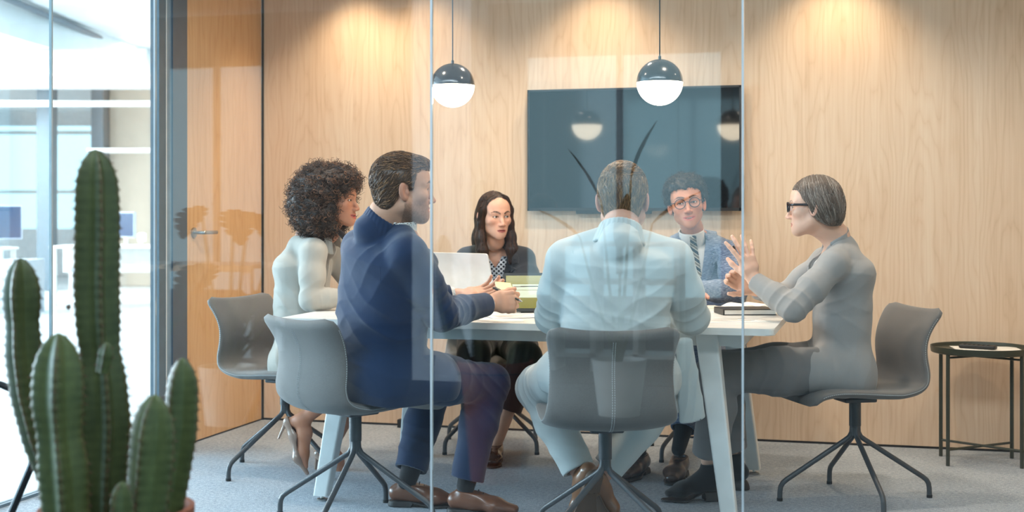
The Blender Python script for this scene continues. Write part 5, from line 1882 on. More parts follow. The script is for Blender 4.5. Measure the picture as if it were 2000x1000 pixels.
def build_curly():
    B = Body(w=0.90, slouch=0.015, neck=P(634, 454, 6.10), pelvis=P(598, 706, 6.14), face=D(0.95, -0.28), neck_r=0.046, wrist_r=0.0225)
    B.hipR = B.T(0.085, 0, 0); B.hipL = B.T(-0.085, 0, 0)
    B.shR = P(613, 493, 5.97); B.shL = P(652, 484, 6.25)
    B.elR = P(607, 586, 5.93); B.wrR = P(690, 578, 5.98)
    B.elL = P(690, 566, 6.30); B.wrL = P(735, 570, 6.12)
    B.knR = P(722, 716, 5.98); B.anR = P(590, 822, 6.0)
    B.knL = P(728, 716, 6.22); B.anL = P(646, 876, 6.22)
    H = Head(P(655, 390, 6.06), D(0.965, -0.25, -0.02), (0, 0, 1), 0.97, fem=1, jaw=0.93, nose=0.85, smile=0.75, lip=1.15, brow_color=srgb(40, 26, 22), brow_thick=0.0042)
    root = person('person with big dark curly hair in a cream linen jacket, smiling to the right', B.pelvis)
    S = Sdf(); body_core(S, B, H)
    hand_sdf(S, B.wrR + 0.01 * D(1, 0.1), D(0.95, 0.2, -0.05), (0, 0, -1), -1, s=0.93, curls=FLAT)
    hand_sdf(S, B.wrL + 0.01 * D(1, -0.1), D(0.95, -0.3, -0.05), (0, 0, -1), 1, s=0.93, curls=FLAT)
    for an, fw in ((B.anR, D(0.62, -0.12, -0.78)), (B.anL, D(0.82, -0.25, -0.50))):
        R = frame(fw, D(0.5, 0, 0.86))
        S.chain([an, an + R[1] * 0.05 - R[2] * 0.025, an + R[1] * 0.115 - R[2] * 0.085, an + R[1] * 0.165 - R[2] * 0.112], [0.034, 0.031, 0.026, 0.014], 0.02)
        S.cone(an, an - R[1] * 0.028 - R[2] * 0.045, 0.030, 0.022, 0.02)
    skin_obj('body', S, 0.0027, skin_mat('curly'), root, skin_color(H, srgb(178, 122, 94), dict(H.o, lip_color=srgb(178, 84, 76))))
    eyes(H, root, M_eye, D(0.97, -0.1, -0.05))
    tm = Sdf(); tm.ell(H.w(0, 0.078, -0.0705), np.array([0.021, 0.013, 0.0048]) * H.s, H.R, 0)
    skin_obj('teeth', tm, 0.0015, M_teeth, root)
    u = B.tr[2]
    wp = folds((lerp(B.shR, B.elR, 0.75), nrm(B.elR - B.shR + 0.15 * B.tr[1]), 0.07, 0.05, 0.0028), (lerp(B.elR, B.wrR, 0.2), nrm(B.wrR - B.elR), 0.06, 0.045, 0.0025),
               (B.T(0.10, -0.04, 0.28), nrm(u + 0.8 * B.tr[1]), 0.12, 0.08, 0.003), (B.T(0.1, -0.05, 0.06), nrm(B.tr[1] + 0.2 * u), 0.16, 0.06, 0.003), rough=0.002, seed=21)
    jk = jacket(B, H, M_linen, root, fit=1.0, hem=0.06, warp=wp, flare=1.18, sleeve=0.94, skirt_fwd=0.06, back_skirt=0.08, lapel_open=(0.30, 0.20, 0.03), collar_r=1.3, collar_h=0.020, waist=1.0)
    shirt(B, H, M_linen, root, fit=0.90, collar=False, name='blouse')
    MB().tube([H.w(0.035, 0.02, -0.135), H.w(0.040, 0.060, -0.165), H.w(0.02, 0.09, -0.21), H.w(0.012, 0.10, -0.28)], [0.010, 0.014, 0.017, 0.012], 10).build('neck_scarf', M_scarf, root, smooth=True)
    K = Sdf()
    K.oval(B.T(0, -0.02, 0.12), B.T(0, -0.01, -0.02), 0.145, 0.105, 0.170, 0.118, B.tr[0], 0.04)
    for hp, kn in ((B.hipR, B.knR), (B.hipL, B.knL)):
        K.chain([hp, lerp(hp, kn, 0.9)], [0.100, 0.080], 0.09)
    K.plane(lerp(B.knR, B.knL, 0.5) * 0.9 + 0.1 * B.pelvis, nrm(B.knR - B.hipR), 0.01)
    skin_obj('skirt', K, 0.005, M_skirt, root)
    pump(root, B.anR, D(0.62, -0.12, -0.78), D(0.5, 0, 0.86))
    pump(root, B.anL, D(0.82, -0.25, -0.50), D(0.5, 0, 0.86))
    # a cloud of curls
    F = Sdf(); s = H.s
    for c, r in (((0, -0.055, 0.045), (0.135, 0.135, 0.120)), ((0, -0.070, -0.040), (0.150, 0.130, 0.110)), ((0, -0.060, -0.100), (0.130, 0.090, 0.065)), ((0, 0.030, 0.098), (0.090, 0.078, 0.050)), ((0, -0.120, -0.010), (0.11, 0.075, 0.12))):
        F.ell(H.w(*c), np.array(r) * s, H.R, 0.05)
    def face_hole(p):
        q = H.l(p)
        # leaves the face free
        e = np.sqrt((q[:, 0] / 0.110) ** 2 + ((q[:, 1] - 0.128) / 0.138) ** 2 + ((q[:, 2] + 0.052) / 0.112) ** 2)
        return (e - 1) * 0.09
    F.add(face_hole, 0.01, 's')
    F.warp = lambda p: 0.010 * soft_noise(p, 34, 3) + 0.005 * soft_noise(p, 80, 5)
    roots = pick_roots(F, 0.006, 4200)
    d, g = grad(F, roots, 0.004); g /= np.linalg.norm(g, axis=1, keepdims=True) + 1e-9
    n = len(roots); K_ = 17
    axis = g * 0.65 + RNG.normal(0, 0.45, (n, 3)) + np.array([0, 0, -0.35])
    axis /= np.linalg.norm(axis, axis=1, keepdims=True)
    e1 = np.cross(axis, RNG.normal(0, 1, (n, 3))); e1 /= np.linalg.norm(e1, axis=1, keepdims=True); e2 = np.cross(axis, e1)
    t = np.linspace(0, 1, K_)
    turns = RNG.uniform(1.2, 2.4, n)[:, None]; rr = RNG.uniform(0.005, 0.0095, n)[:, None]; ln = RNG.uniform(0.024, 0.050, n)[:, None]; ph = RNG.uniform(0, 6.28, n)[:, None]
    a = ph + t[None] * turns * 2 * PI
    paths = (roots - g * 0.012)[:, None, :] + axis[:, None, :] * (ln * t[None])[:, :, None] + e1[:, None, :] * (rr * np.cos(a))[:, :, None] + e2[:, None, :] * (rr * np.sin(a))[:, :, None]
    rad = RNG.uniform(0.0010, 0.0019, n)[:, None] * (1 - 0.6 * t[None] ** 2)
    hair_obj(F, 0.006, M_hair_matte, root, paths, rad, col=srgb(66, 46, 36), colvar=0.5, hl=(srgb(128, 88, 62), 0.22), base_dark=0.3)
    return B, H, root


CURLY = build_curly()


# ================================================================== the dark-haired woman across the table
M_blazer = fabric('charcoal black suiting', srgb(38, 40, 46), weave=700, var=0.10, bump_s=0.2)


def polka_mat():
    m, nt, b = base_mat('white blouse cloth with black dots', (0.7, 0.7, 0.7), 0.7, spec=0.2)
    tc = nt.nodes.new('ShaderNodeTexCoord')
    sx = nt.nodes.new('ShaderNodeSeparateXYZ'); nt.links.new(tc.outputs['Object'], sx.inputs[0])
    def cell(v, off):
        t = math_node(nt, 'ADD', math_node(nt, 'DIVIDE', v, 0.022), off)
        return math_node(nt, 'SUBTRACT', math_node(nt, 'FRACT', t), 0.5)
    ds = []
    for off in (0.0, 0.5):
        a, c = cell(sx.outputs['X'], off), cell(sx.outputs['Z'], off)
        ds.append(math_node(nt, 'SQRT', math_node(nt, 'ADD', math_node(nt, 'MULTIPLY', a, a), math_node(nt, 'MULTIPLY', c, c))))
    d = math_node(nt, 'MINIMUM', ds[0], ds[1])
    nt.links.new(ramp(nt, d, [(0.22, srgb(30, 34, 46)), (0.27, srgb(206, 208, 214))]), b.inputs['Base Color'])
    return m


def build_dark():
    B = Body(w=0.94, neck=P(966, 470, 6.82), pelvis=P(968, 661, 6.90), face=D(0.10, -0.99), neck_r=0.046, wrist_r=0.0225)
    B.hipR = B.T(0.086, 0, 0); B.hipL = B.T(-0.086, 0, 0)
    B.shR = P(912, 510, 6.84); B.shL = P(1022, 510, 6.80)
    B.elR = P(893, 576, 6.74); B.wrR = P(935, 560, 6.50)
    B.elL = P(1038, 576, 6.68); B.wrL = P(1000, 563, 6.48)
    B.knR = P(925, 694, 6.47); B.anR = P(930, 868, 6.62)
    B.knL = P(1026, 698, 6.42); B.anL = P(968, 868, 6.40)
    H = Head(P(966, 421, 6.77), D(0.42, -0.90, -0.06), D(-0.02, 0, 1), 0.95, fem=1, jaw=0.84, nose=0.85, smile=0.0, eye_open=1.2, lip=1.2, brow_color=srgb(34, 24, 22), brow_thick=0.0048, frown=0.003)
    root = person('person with long straight dark hair in a black blazer and dotted blouse behind a laptop', B.pelvis)
    S = Sdf(); body_core(S, B, H)
    hand_sdf(S, B.wrR + 0.01 * D(0.4, -0.9), D(0.45, -0.88, -0.03), (0, 0, -1), -1, s=0.93, curls=FLAT)
    hand_sdf(S, B.wrL + 0.01 * D(-0.3, -0.9), D(-0.35, -0.9, 0.25), D(-0.8, 0, -0.5), 1, s=0.93, curls=(0.4, 0.45, 0.5, 0.5))
    skin_obj('body', S, 0.0028, skin_mat('dark'), root, skin_color(H, srgb(214, 162, 136), dict(H.o, lip_color=srgb(176, 96, 88))))
    eyes(H, root, M_eye, D(0.62, -0.76, -0.03))
    u = B.tr[2]
    wp = folds((lerp(B.elR, B.shR, 0.2), nrm(B.elR - B.shR), 0.09, 0.05, 0.004), (lerp(B.elL, B.shL, 0.2), nrm(B.elL - B.shL), 0.09, 0.05, 0.004), rough=0.002, seed=31)
    V = (0.16, 0.24, 0.02)
    jk = jacket(B, H, M_blazer, root, fit=0.98, hem=0.10, warp=wp, lapel_open=V, waist=0.92, pad=0.008, collar_r=1.3, collar_h=0.008, collar_span=1.5)
    lapels(B, B.jacket_sdf, M_blazer, jk, 0.16, 0.24, B.len * 0.92, 0.055)
    shirt(B, H, polka_mat(), root, fit=0.93, collar=False, name='blouse', open_v=(0.36, 0.62, 0.0))
    trousers(B, M_skirt, root, (0.098, 0.088, 0.074, 0.070, 0.068), hemR=0.95, hemL=0.60, seat_r=1.0, warp=folds((lerp(B.hipL, B.knL, 0.6), nrm(B.knL - B.hipL), 0.14, 0.06, 0.003), rough=0.002, seed=33))
    M_flat = plain('black patent leather', (0.012, 0.012, 0.013), 0.15, coat=0.5)
    shoe(root, B.anL, D(-0.1, -0.99), (0, 0, 1), M_flat, M_sole_dark, ankle_h=B.anL[2] - 0.002, lace=False, name='shoe', L=0.265, s=0.92)
    shoe(root, B.anR, D(-0.1, -0.99), (0, 0, 1), M_flat, M_sole_dark, ankle_h=B.anR[2] - 0.002, lace=False, name='shoe', L=0.265, s=0.92)
    MB().sphere(H.w(0.0815, 0.002, -0.050), 0.005, 12, 8).build('earring', plain('gold', (0.7, 0.5, 0.2), 0.25, metal=1.0), root, smooth=True)
    # long hair with a parting, lying over the shoulders
    F = Sdf(); s = H.s
    F.ell(H.w(0, -0.016, 0.032), np.array([0.082, 0.102, 0.095]) * s, H.R, 0.01)
    F.ell(H.w(0, -0.050, -0.030), np.array([0.080, 0.062, 0.085]) * s, H.R, 0.03)
    for x in (1, -1):
        pts = [H.w(x * 0.052, 0.020, 0.082), H.w(x * 0.076, 0.022, 0.030), H.w(x * 0.083, 0.004, -0.045), H.w(x * 0.086, 0.012, -0.115), H.w(x * 0.085, 0.035, -0.180), H.w(x * 0.078, 0.050, -0.240)]
        F.chain(pts, [0.020 * s, 0.016 * s, 0.021 * s, 0.027 * s, 0.028 * s, 0.016 * s], 0.02)
    F.chain([H.w(0, -0.07, -0.02), H.w(0, -0.13, -0.13), H.w(0, -0.19, -0.22)], [0.06 * s, 0.055 * s, 0.035 * s], 0.05)
    def face_free(p):
        q = H.l(p)
        e = np.sqrt((q[:, 0] / 0.060) ** 2 + ((q[:, 1] - 0.090) / 0.072) ** 2 + ((q[:, 2] + 0.053) / 0.097) ** 2)
        return (e - 1) * 0.06
    F.add(face_free, 0.008, 's')
    def fl(p):
        q = H.l(p)
        near = np.exp(-(q[:, 0] / 0.05) ** 2) * (q[:, 2] > 0.05)
        v = np.stack([np.sign(q[:, 0] + 0.008) * near * 1.3, -0.25 * (q[:, 2] > 0.0) + 0.10 * (q[:, 2] < -0.06), np.full(len(q), -1.0)], -1)
        return v @ H.R
    roots = pick_roots(F, 0.004, 4200)
    st = hair_strands(F, roots, fl, 0.11, 10, RNG.uniform(-0.001, 0.002, len(roots)), 0.06)
    hair_obj(F, 0.0034, M_hair, root, st, 0.0012 * np.linspace(1, 0.5, 11), col=srgb(50, 32, 26), hl=(srgb(98, 62, 44), 0.2), base_dark=0.75)
    return B, H, root


DARK = build_dark()


# ================================================================== the man with round glasses and a striped tie
def heather_mat():
    m, nt, b = base_mat('blue grey heather suiting', srgb(110, 124, 146), 0.85, spec=0.2, sheen=0.2)
    f = noise(nt, coords(nt, (60, 60, 620)), 1.0, 2, 0.6)
    nt.links.new(ramp(nt, f, [(0.34, srgb(66, 80, 106)), (0.52, srgb(112, 126, 150)), (0.70, srgb(158, 168, 184))]), b.inputs['Base Color'])
    bump(nt, b, f, 0.2, 0.0008)
    return m


def tie_mat():
    m, nt, b = base_mat('striped silk tie', (0.02, 0.02, 0.04), 0.45, spec=0.4)
    tc = nt.nodes.new('ShaderNodeTexCoord')
    sx = nt.nodes.new('ShaderNodeSeparateXYZ'); nt.links.new(tc.outputs['Object'], sx.inputs[0])
    d = math_node(nt, 'ADD', math_node(nt, 'MULTIPLY', sx.outputs['Z'], 26.0), math_node(nt, 'MULTIPLY', sx.outputs['X'], 20.0))
    f = math_node(nt, 'FRACT', d)
    r = ramp(nt, f, [(0.0, srgb(22, 26, 44)), (0.44, srgb(22, 26, 44)), (0.47, srgb(214, 206, 190)), (0.57, srgb(214, 206, 190)), (0.60, srgb(122, 110, 96)), (0.88, srgb(122, 110, 96)), (0.91, srgb(214, 206, 190)), (0.98, srgb(214, 206, 190))])
    nt.links.new(r, b.inputs['Base Color'])
    return m


def build_blue():
    M_heather = heather_mat()
    B = Body(w=1.06, neck=P(1352, 446, 6.62), pelvis=P(1372, 664, 6.74), face=D(-0.14, -0.99), neck_r=0.050, wrist_r=0.026)
    B.hipR = B.T(0.09, 0, 0); B.hipL = B.T(-0.09, 0, 0)
    B.shR = P(1300, 502, 6.60); B.shL = P(1424, 500, 6.58)
    B.elR = P(1284, 578, 6.50); B.wrR = P(1330, 566, 6.24)
    B.elL = P(1436, 570, 6.42); B.wrL = P(1352, 566, 6.22)
    B.knR = P(1268, 700, 6.28); B.anR = P(1250, 868, 6.10)
    B.knL = P(1368, 700, 6.28); B.anL = P(1328, 866, 6.04)
    H = Head(P(1341, 398, 6.51), D(-0.10, -0.985, 0.06), D(-0.14, 0, 1), 1.02, jaw=0.88, nose=0.95, smile=1.0, eye_open=0.85, lip=1.0, stubble=0.3, stubble_color=srgb(80, 56, 46), brow_color=srgb(36, 26, 22), brow_thick=0.0046, brow_raise=0.002)
    root = person('person with round glasses and a striped tie in a blue heather jacket, smiling', B.pelvis)
    S = Sdf(); body_core(S, B, H)
    hand_sdf(S, B.wrR + 0.01 * D(0.4, -0.9), D(0.5, -0.85, -0.03), (0, 0, -1), -1, s=1.0, curls=FLAT)
    hand_sdf(S, B.wrL + 0.01 * D(-0.4, -0.9), D(-0.5, -0.85, -0.03), (0, 0, -1), 1, s=1.0, curls=FLAT)
    skin_obj('body', S, 0.0027, skin_mat('blue'), root, skin_color(H, srgb(186, 128, 100), dict(H.o, lip_color=srgb(176, 98, 88))))
    eyes(H, root, M_eye, D(-0.25, -0.96, 0.06))
    tm = Sdf(); tm.ell(H.w(0, 0.078, -0.0705), np.array([0.023, 0.013, 0.0055]) * H.s, H.R, 0)
    skin_obj('teeth', tm, 0.0015, M_teeth, root)
    wp = folds((lerp(B.elL, B.shL, 0.2), nrm(B.elL - B.shL), 0.09, 0.05, 0.004), (B.T(-0.10, 0.08, 0.18), nrm(B.tr[2] + 0.4 * B.tr[0]), 0.10, 0.06, 0.003), rough=0.002, seed=41)
    V = (0.19, 0.21, 0.02)
    jk = jacket(B, H, M_heather, root, fit=1.0, hem=0.10, warp=wp, lapel_open=V, pad=0.010, collar_r=1.40, collar_h=-0.004, collar_span=1.2)
    lapels(B, B.jacket_sdf, M_heather, jk, 0.19, 0.21, B.len * 0.94, 0.070)
    sh = shirt(B, H, M_white_shirt, root, fit=0.94)
    # collar points, tie knot and blade
    for sg in (-1, 1):
        a = B.T(sg * 0.050, 0.034, B.len * 1.01); b_ = B.T(sg * 0.006, front_y(B.shirt_sdf, B, 0.006, B.len * 0.945) + 0.004, B.len * 0.945); c = B.T(sg * 0.042, front_y(B.shirt_sdf, B, 0.042, B.len * 0.85) + 0.006, B.len * 0.85)
        bm = bmesh.new(); vs = [bm.verts.new(Vector(v)) for v in (a, b_, c, B.T(sg * 0.056, 0.066, B.len * 0.95))]; bm.faces.new(vs)
        bmesh.ops.solidify(bm, geom=bm.faces[:], thickness=0.004)
        me = bpy.data.meshes.new('collar_point'); bm.to_mesh(me); bm.free(); link_mesh('collar_point', me, M_white_shirt, sh)
    M_tie = tie_mat()
    Tm = Sdf()
    zs = np.linspace(B.len * 0.90, 0.16, 9)
    pts = [B.T(0, front_y(B.shirt_sdf, B, 0.0, z) + 0.004, z) for z in zs]
    wd = np.interp(np.linspace(0, 1, 9), [0, 0.12, 1], [0.015, 0.017, 0.034])
    for i in range(8):
        Tm.oval(pts[i], pts[i + 1], wd[i], 0.004, wd[i + 1], 0.004, B.tr[0], 0.004)
    Tm.oval(B.T(0, 0.090, B.len * 0.945), pts[0], 0.021, 0.012, 0.014, 0.010, B.tr[0], 0.008)
    skin_obj('tie', Tm, 0.0028, M_tie, root)
    trousers(B, M_heather, root, (0.100, 0.088, 0.070, 0.064, 0.058), hemR=0.84, hemL=0.84)
    M_shoe_dark = plain('dark brown leather', srgb(62, 44, 38), 0.35, coat=0.25)
    for an, kn, fw in ((B.anR, B.knR, D(-0.42, -0.90)), (B.anL, B.knL, D(-0.30, -0.95))):
        d = nrm(kn - an)
        Sk = Sdf(); Sk.cone(an - 0.03 * d, an + 0.085 * d, 0.031, 0.041, 0.0)
        skin_obj('sock', Sk, 0.004, M_sock_black, root)
        shoe(root, an, fw, (0, 0, 1), M_shoe_dark, M_sole_dark, ankle_h=an[2] - 0.002, mat_l=M_sole_dark, L=0.29)
    glasses(H, root, M_glasses, M_lens, round_=True, w=0.0245, hgt=0.0225, thick=0.0019, y=0.107, drop=-0.004, arm_r=0.0018)
    F = Sdf(); s = H.s
    scalp_cap(F, H, 0.012, back=-0.070, top=0.006, front=0.064, side=-0.004, temple=0.050)
    F2 = Sdf()
    for c, r in (((0, -0.02, 0.075), (0.092, 0.098, 0.070)), ((0.0, -0.05, 0.03), (0.094, 0.088, 0.085))):
        F2.ell(H.w(*c), np.array(r) * s, H.R, 0.04)
    F2.add(lambda p: (np.interp(H.l(p)[:, 1], [-0.12, 0.0, 0.012, 0.04, 0.07], [-0.04, 0.0, 0.010, 0.060, 0.070]) - H.l(p)[:, 2]) * s, 0.01, 'i')
    F.add(F2, 0.01, 'u', np.array([H.c]), 0.2)
    F.warp = lambda p: 0.005 * soft_noise(p, 60, 3) + 0.003 * soft_noise(p, 120, 5)
    roots = pick_roots(F, 0.005, 2400, cond=lambda V: H.l(V)[:, 2] > 0.0)
    d, g = grad(F, roots, 0.004); g /= np.linalg.norm(g, axis=1, keepdims=True) + 1e-9
    n = len(roots); K_ = 13
    axis = g * 0.6 + RNG.normal(0, 0.5, (n, 3)); axis /= np.linalg.norm(axis, axis=1, keepdims=True)
    e1 = np.cross(axis, RNG.normal(0, 1, (n, 3))); e1 /= np.linalg.norm(e1, axis=1, keepdims=True); e2 = np.cross(axis, e1)
    t = np.linspace(0, 1, K_)
    turns = RNG.uniform(1.0, 2.0, n)[:, None]; rr = RNG.uniform(0.003, 0.006, n)[:, None]; ln = RNG.uniform(0.010, 0.024, n)[:, None]; ph = RNG.uniform(0, 6.28, n)[:, None]
    a = ph + t[None] * turns * 2 * PI
    paths = (roots - g * 0.006)[:, None, :] + axis[:, None, :] * (ln * t[None])[:, :, None] + e1[:, None, :] * (rr * np.cos(a))[:, :, None] + e2[:, None, :] * (rr * np.sin(a))[:, :, None]
    rad = RNG.uniform(0.0007, 0.0012, n)[:, None] * (1 - 0.6 * t[None] ** 2)
    hair_obj(F, 0.005, M_hair_matte, root, paths, rad, col=srgb(38, 28, 25), colvar=0.4, base_dark=0.6)
    return B, H, root


BLUE = build_blue()
# ================================================================== things on and round the table
TT = TZ


def on_table(px, py):
    """point of the table top seen at a pixel"""
    z = (EYE - TT) * F_PX / (py - HORIZON)
    p = P(px, py, z); return np.array([p[0], p[1], TT])


def bearing(d):
    return math.atan2(d[1], d[0])


M_keys = plain('black keys', (0.02, 0.02, 0.022), 0.5)
M_screen_glow = emit_mat('lit laptop display', srgb(180, 196, 214), 0.4)
# laptop
lp = on_table(921, 597)
lap = thing('laptop', 'open silver laptop seen from behind its screen', 'laptop', lp, bearing(D(0.77, -0.64)))
MB().box(-0.172, -0.02, 0.004, 0.172, 0.21, 0.014, 0.004).build('keyboard_base', M_alu, lap, local=True)
MB().box(-0.150, 0.03, 0.0138, 0.150, 0.125, 0.0155).build('keyboard', M_keys, lap, local=True)
Ml = Matrix.Translation((0, -0.018, 0.012)) @ Matrix.Rotation(math.radians(16), 4, 'X')
mb = MB().prism(rounded_rect(-0.172, 0.0, 0.172, 0.242, 0.012), 0.0, 0.006)
mb.xf(Ml @ Matrix.Rotation(PI / 2, 4, 'X')).build('screen_lid', M_alu, lap, local=True)
MB().box(-0.160, 0.0004, 0.012, 0.160, 0.0012, 0.230).xf(Ml).build('display', M_screen_glow, lap, local=True)

# tablet on its stand, with an olive page
def tablet_mat():
    m = bpy.data.materials.new('lit tablet page'); m.use_nodes = True
    nt = m.node_tree; b = nt.nodes['Principled BSDF']
    tc = nt.nodes.new('ShaderNodeTexCoord'); sx = nt.nodes.new('ShaderNodeSeparateXYZ'); nt.links.new(tc.outputs['Object'], sx.inputs[0])
    z = sx.outputs['Z']
    c = ramp(nt, math_node(nt, 'MULTIPLY', math_node(nt, 'ADD', z, 0.0), 6.2), [(0.0, srgb(112, 104, 28)), (0.5, srgb(120, 112, 34)), (1.0, srgb(130, 122, 42))])
    nt.links.new(c, b.inputs['Base Color']); nt.links.new(c, b.inputs['Emission Color']); b.inputs['Emission Strength'].default_value = 0.16
    b.inputs['Roughness'].default_value = 0.15
    return m


M_panel = emit_mat('pale panel on the tablet page', srgb(196, 202, 180), 0.16)
tp = on_table(1040, 611)
tab = thing('tablet_computer', 'tablet in a black frame showing an olive page, beside the pale suit sleeve', 'tablet', tp, bearing(D(1, 0.05)))
Mt = Matrix.Rotation(math.radians(-14), 4, 'X')
mb = MB().prism(rounded_rect(-0.125, 0.0, 0.125, 0.168, 0.01), 0.0, 0.008)
mb.xf(Matrix.Translation((0, 0.002, 0.004)) @ Mt @ Matrix.Rotation(PI / 2, 4, 'X')).build('tablet_case', M_leather_black, tab, local=True)
MB().box(-0.112, -0.0090, 0.014, 0.112, -0.0078, 0.156).xf(Matrix.Translation((0, 0.002, 0.004)) @ Mt).build('display', tablet_mat(), tab, local=True)
pn = MB(); pn.box(-0.085, -0.0098, 0.060, 0.030, -0.0088, 0.092).xf(Matrix.Translation((0, 0.002, 0.004)) @ Mt); pn.build('page_panel', M_panel, tab, local=True)
pn = MB(); pn.box(-0.085, -0.0098, 0.094, 0.030, -0.0088, 0.118).xf(Matrix.Translation((0, 0.002, 0.004)) @ Mt); pn.build('page_panel', M_panel, tab, local=True)
pn = MB(); pn.box(0.036, -0.0098, 0.082, 0.062, -0.0088, 0.118).xf(Matrix.Translation((0, 0.002, 0.004)) @ Mt); pn.build('page_panel', M_panel, tab, local=True)
pn = MB(); pn.box(-0.08, -0.0104, 0.106, -0.03, -0.0096, 0.109).xf(Matrix.Translation((0, 0.002, 0.004)) @ Mt); pn.build('page_line', M_ink, tab, local=True)
MB().box(-0.05, 0.0, 0.0, 0.05, 0.075, 0.004).build('stand', M_leather_black, tab, local=True)
MB().box(-0.05, 0.055, 0.0, 0.05, 0.059, 0.10).xf(Matrix.Rotation(math.radians(20), 4, 'X')).build('stand_back', M_leather_black, tab, local=True)


def printed_sheet(label, c, w, l, ang, lines=True, z=0.0):
    o = flat_sheet('paper_sheet', (c[0], c[1], TT + 0.0004 + z), w, l, ang, M_paper, label, 'paper', group='papers on the table')
    if lines:
        for k in range(5):
            mb = MB()
            x0 = -l * 0.36; x1 = l * (0.36 - 0.10 * (k % 3))
            y = w * (0.32 - 0.16 * k)
            mb.box(x0, y, 0, x1, y + w * 0.035, 0.0003)
            mb.xf(Matrix.Translation((c[0], c[1], TT + 0.0018 + z)) @ Matrix.Rotation(ang, 4, 'Z'))
            mb.build('printed_line', M_ink, o)
    return o


printed_sheet('printed sheet under the hands of the man in the navy suit', on_table(1004, 619), 0.16, 0.22, bearing(D(1, 0.30)), z=0.0016)
printed_sheet('white sheet at the table edge, half under the printed sheet', on_table(968, 626), 0.15, 0.21, bearing(D(1, 0.1)), lines=False)
printed_sheet('white sheet at the right end of the table, in front of the black folder', on_table(1420, 626), 0.20, 0.29, bearing(D(1, 0.22)))

# cream card leaning on the laptop
cd = on_table(884, 606)
cc = MB().box(-0.055, -0.0008, 0.0, 0.055, 0.0008, 0.085).xf(Matrix.Translation(Vector(cd)) @ Matrix.Rotation(bearing(D(0.9, -0.3)), 4, 'Z') @ Matrix.Rotation(math.radians(-14), 4, 'X'))
o = cc.build('card', M_cream); tag(o, 'cream card standing in front of the silver laptop', 'card')

# black folder, open book, notebook at the right
f = on_table(1455, 613)
fo = thing('folder', 'thick black leather folder lying at the right end of the table', 'folder', f, bearing(D(1, 0.08)))
MB().box(-0.112, -0.085, 0.0005, 0.112, 0.085, 0.004, 0.0015).build('cover', M_leather_black, fo, local=True)
MB().box(-0.108, -0.081, 0.0038, 0.110, 0.081, 0.0222).build('pages', M_paper, fo, local=True)
MB().box(-0.112, -0.085, 0.022, 0.112, 0.085, 0.026, 0.0015).build('cover', M_leather_black, fo, local=True)
MB().box(-0.114, -0.085, 0.0005, -0.107, 0.085, 0.026, 0.002).build('spine', M_leather_black, fo, local=True)

b = on_table(1462, 602.5)
bk = thing('open_book', 'open white book behind the black folder', 'book', b, bearing(D(1, 0.35)))
for sg in (-1, 1):
    bm = bmesh.new(); rows = []
    for i in range(13):
        t = i / 12
        x = sg * t * 0.115; z = 0.006 + 0.020 * math.sin(min(1, t * 1.25) * PI) ** 0.8 * (1 - 0.35 * t)
        rows.append([bm.verts.new((x, y, zz)) for y, zz in ((-0.085, z), (0.085, z))])
    for A, Bq in zip(rows, rows[1:]): bm.faces.new((A[0], A[1], Bq[1], Bq[0]))
    bmesh.ops.recalc_face_normals(bm, faces=bm.faces)
    r = bmesh.ops.extrude_face_region(bm, geom=bm.faces[:])
    for v in [v for v in r['geom'] if isinstance(v, bmesh.types.BMVert)]: v.co.z = 0.002
    bmesh.ops.recalc_face_normals(bm, faces=bm.faces)
    me = bpy.data.meshes.new('page_block'); bm.to_mesh(me); bm.free(); link_mesh('page_block', me, M_paper, bk, local=True)
MB().box(-0.122, -0.09, 0.0, 0.122, 0.09, 0.002).build('cover', M_leather_black, bk, local=True)
n = on_table(1378, 605)
nb = thing('notebook', 'closed pale notebook between the pale suit sleeve and the open book', 'notebook', n, bearing(D(1, 0.1)))
MB().box(-0.06, -0.08, 0.0005, 0.06, 0.08, 0.0115).build('pages', M_paper, nb, local=True)
MB().box(-0.062, -0.082, 0.0112, 0.062, 0.082, 0.0135, 0.0005).build('cover', plain('ivory card', srgb(228, 216, 196), 0.6), nb, local=True)


def pen(label, a, b_, r=0.0042):
    a, b_ = np.asarray(a), np.asarray(b_)
    t = thing('pen', label, 'pen', a)
    d = b_ - a
    MB().tube([a, a + d * 0.08, a + d * 0.90], [r * 0.8, r, r], 12).build('barrel', M_leather_black, t, smooth='auto')
    MB().tube([a + d * 0.90, a + d * 0.985, b_], [r, r * 0.45, r * 0.2], 12).build('tip', M_steel, t, smooth='auto')
    side = nrm(np.cross(d, D(0, 1)))
    MB().tube([a + d * 0.03 + side * r * 1.4, a + d * 0.32 + side * r * 1.4], r * 0.35, 6).build('clip', M_steel, t)
    return t


hw = NAVY[0].wrR
ctr = hw + 0.105 * D(0.93, 0.35, 0.10)
pen('black pen in the hand of the man in the navy suit', P(963, 562, 5.30), P(1020, 589, 5.22))
pad = MB().box(-0.032, -0.032, -0.004, 0.032, 0.032, 0.004)
fwd = D(0.9, 0.3, -0.10); sd = D(-0.25, 0.8, 0.55)
fr_ = frame(fwd, np.cross(fwd, -sd))
pc = P(985, 562, 5.36)
pad.xf(Matrix(((fr_[1][0], fr_[0][0], fr_[2][0], pc[0]), (fr_[1][1], fr_[0][1], fr_[2][1], pc[1]), (fr_[1][2], fr_[0][2], fr_[2][2], pc[2]), (0, 0, 0, 1))))
o = pad.build('note_pad', M_cream); tag(o, 'cream note pad held in the hand of the man in the navy suit', 'note pad')
pen('black pen held between the raised hands of the grey-haired woman', P(1432, 480, 5.50), P(1450, 534, 5.52))
fs = thing('floor_socket', 'small black cable box on the carpet at the foot of the maple wall', 'socket box', (P(803, 831, 7.55)[0], Y_BACK - 0.05, 0))
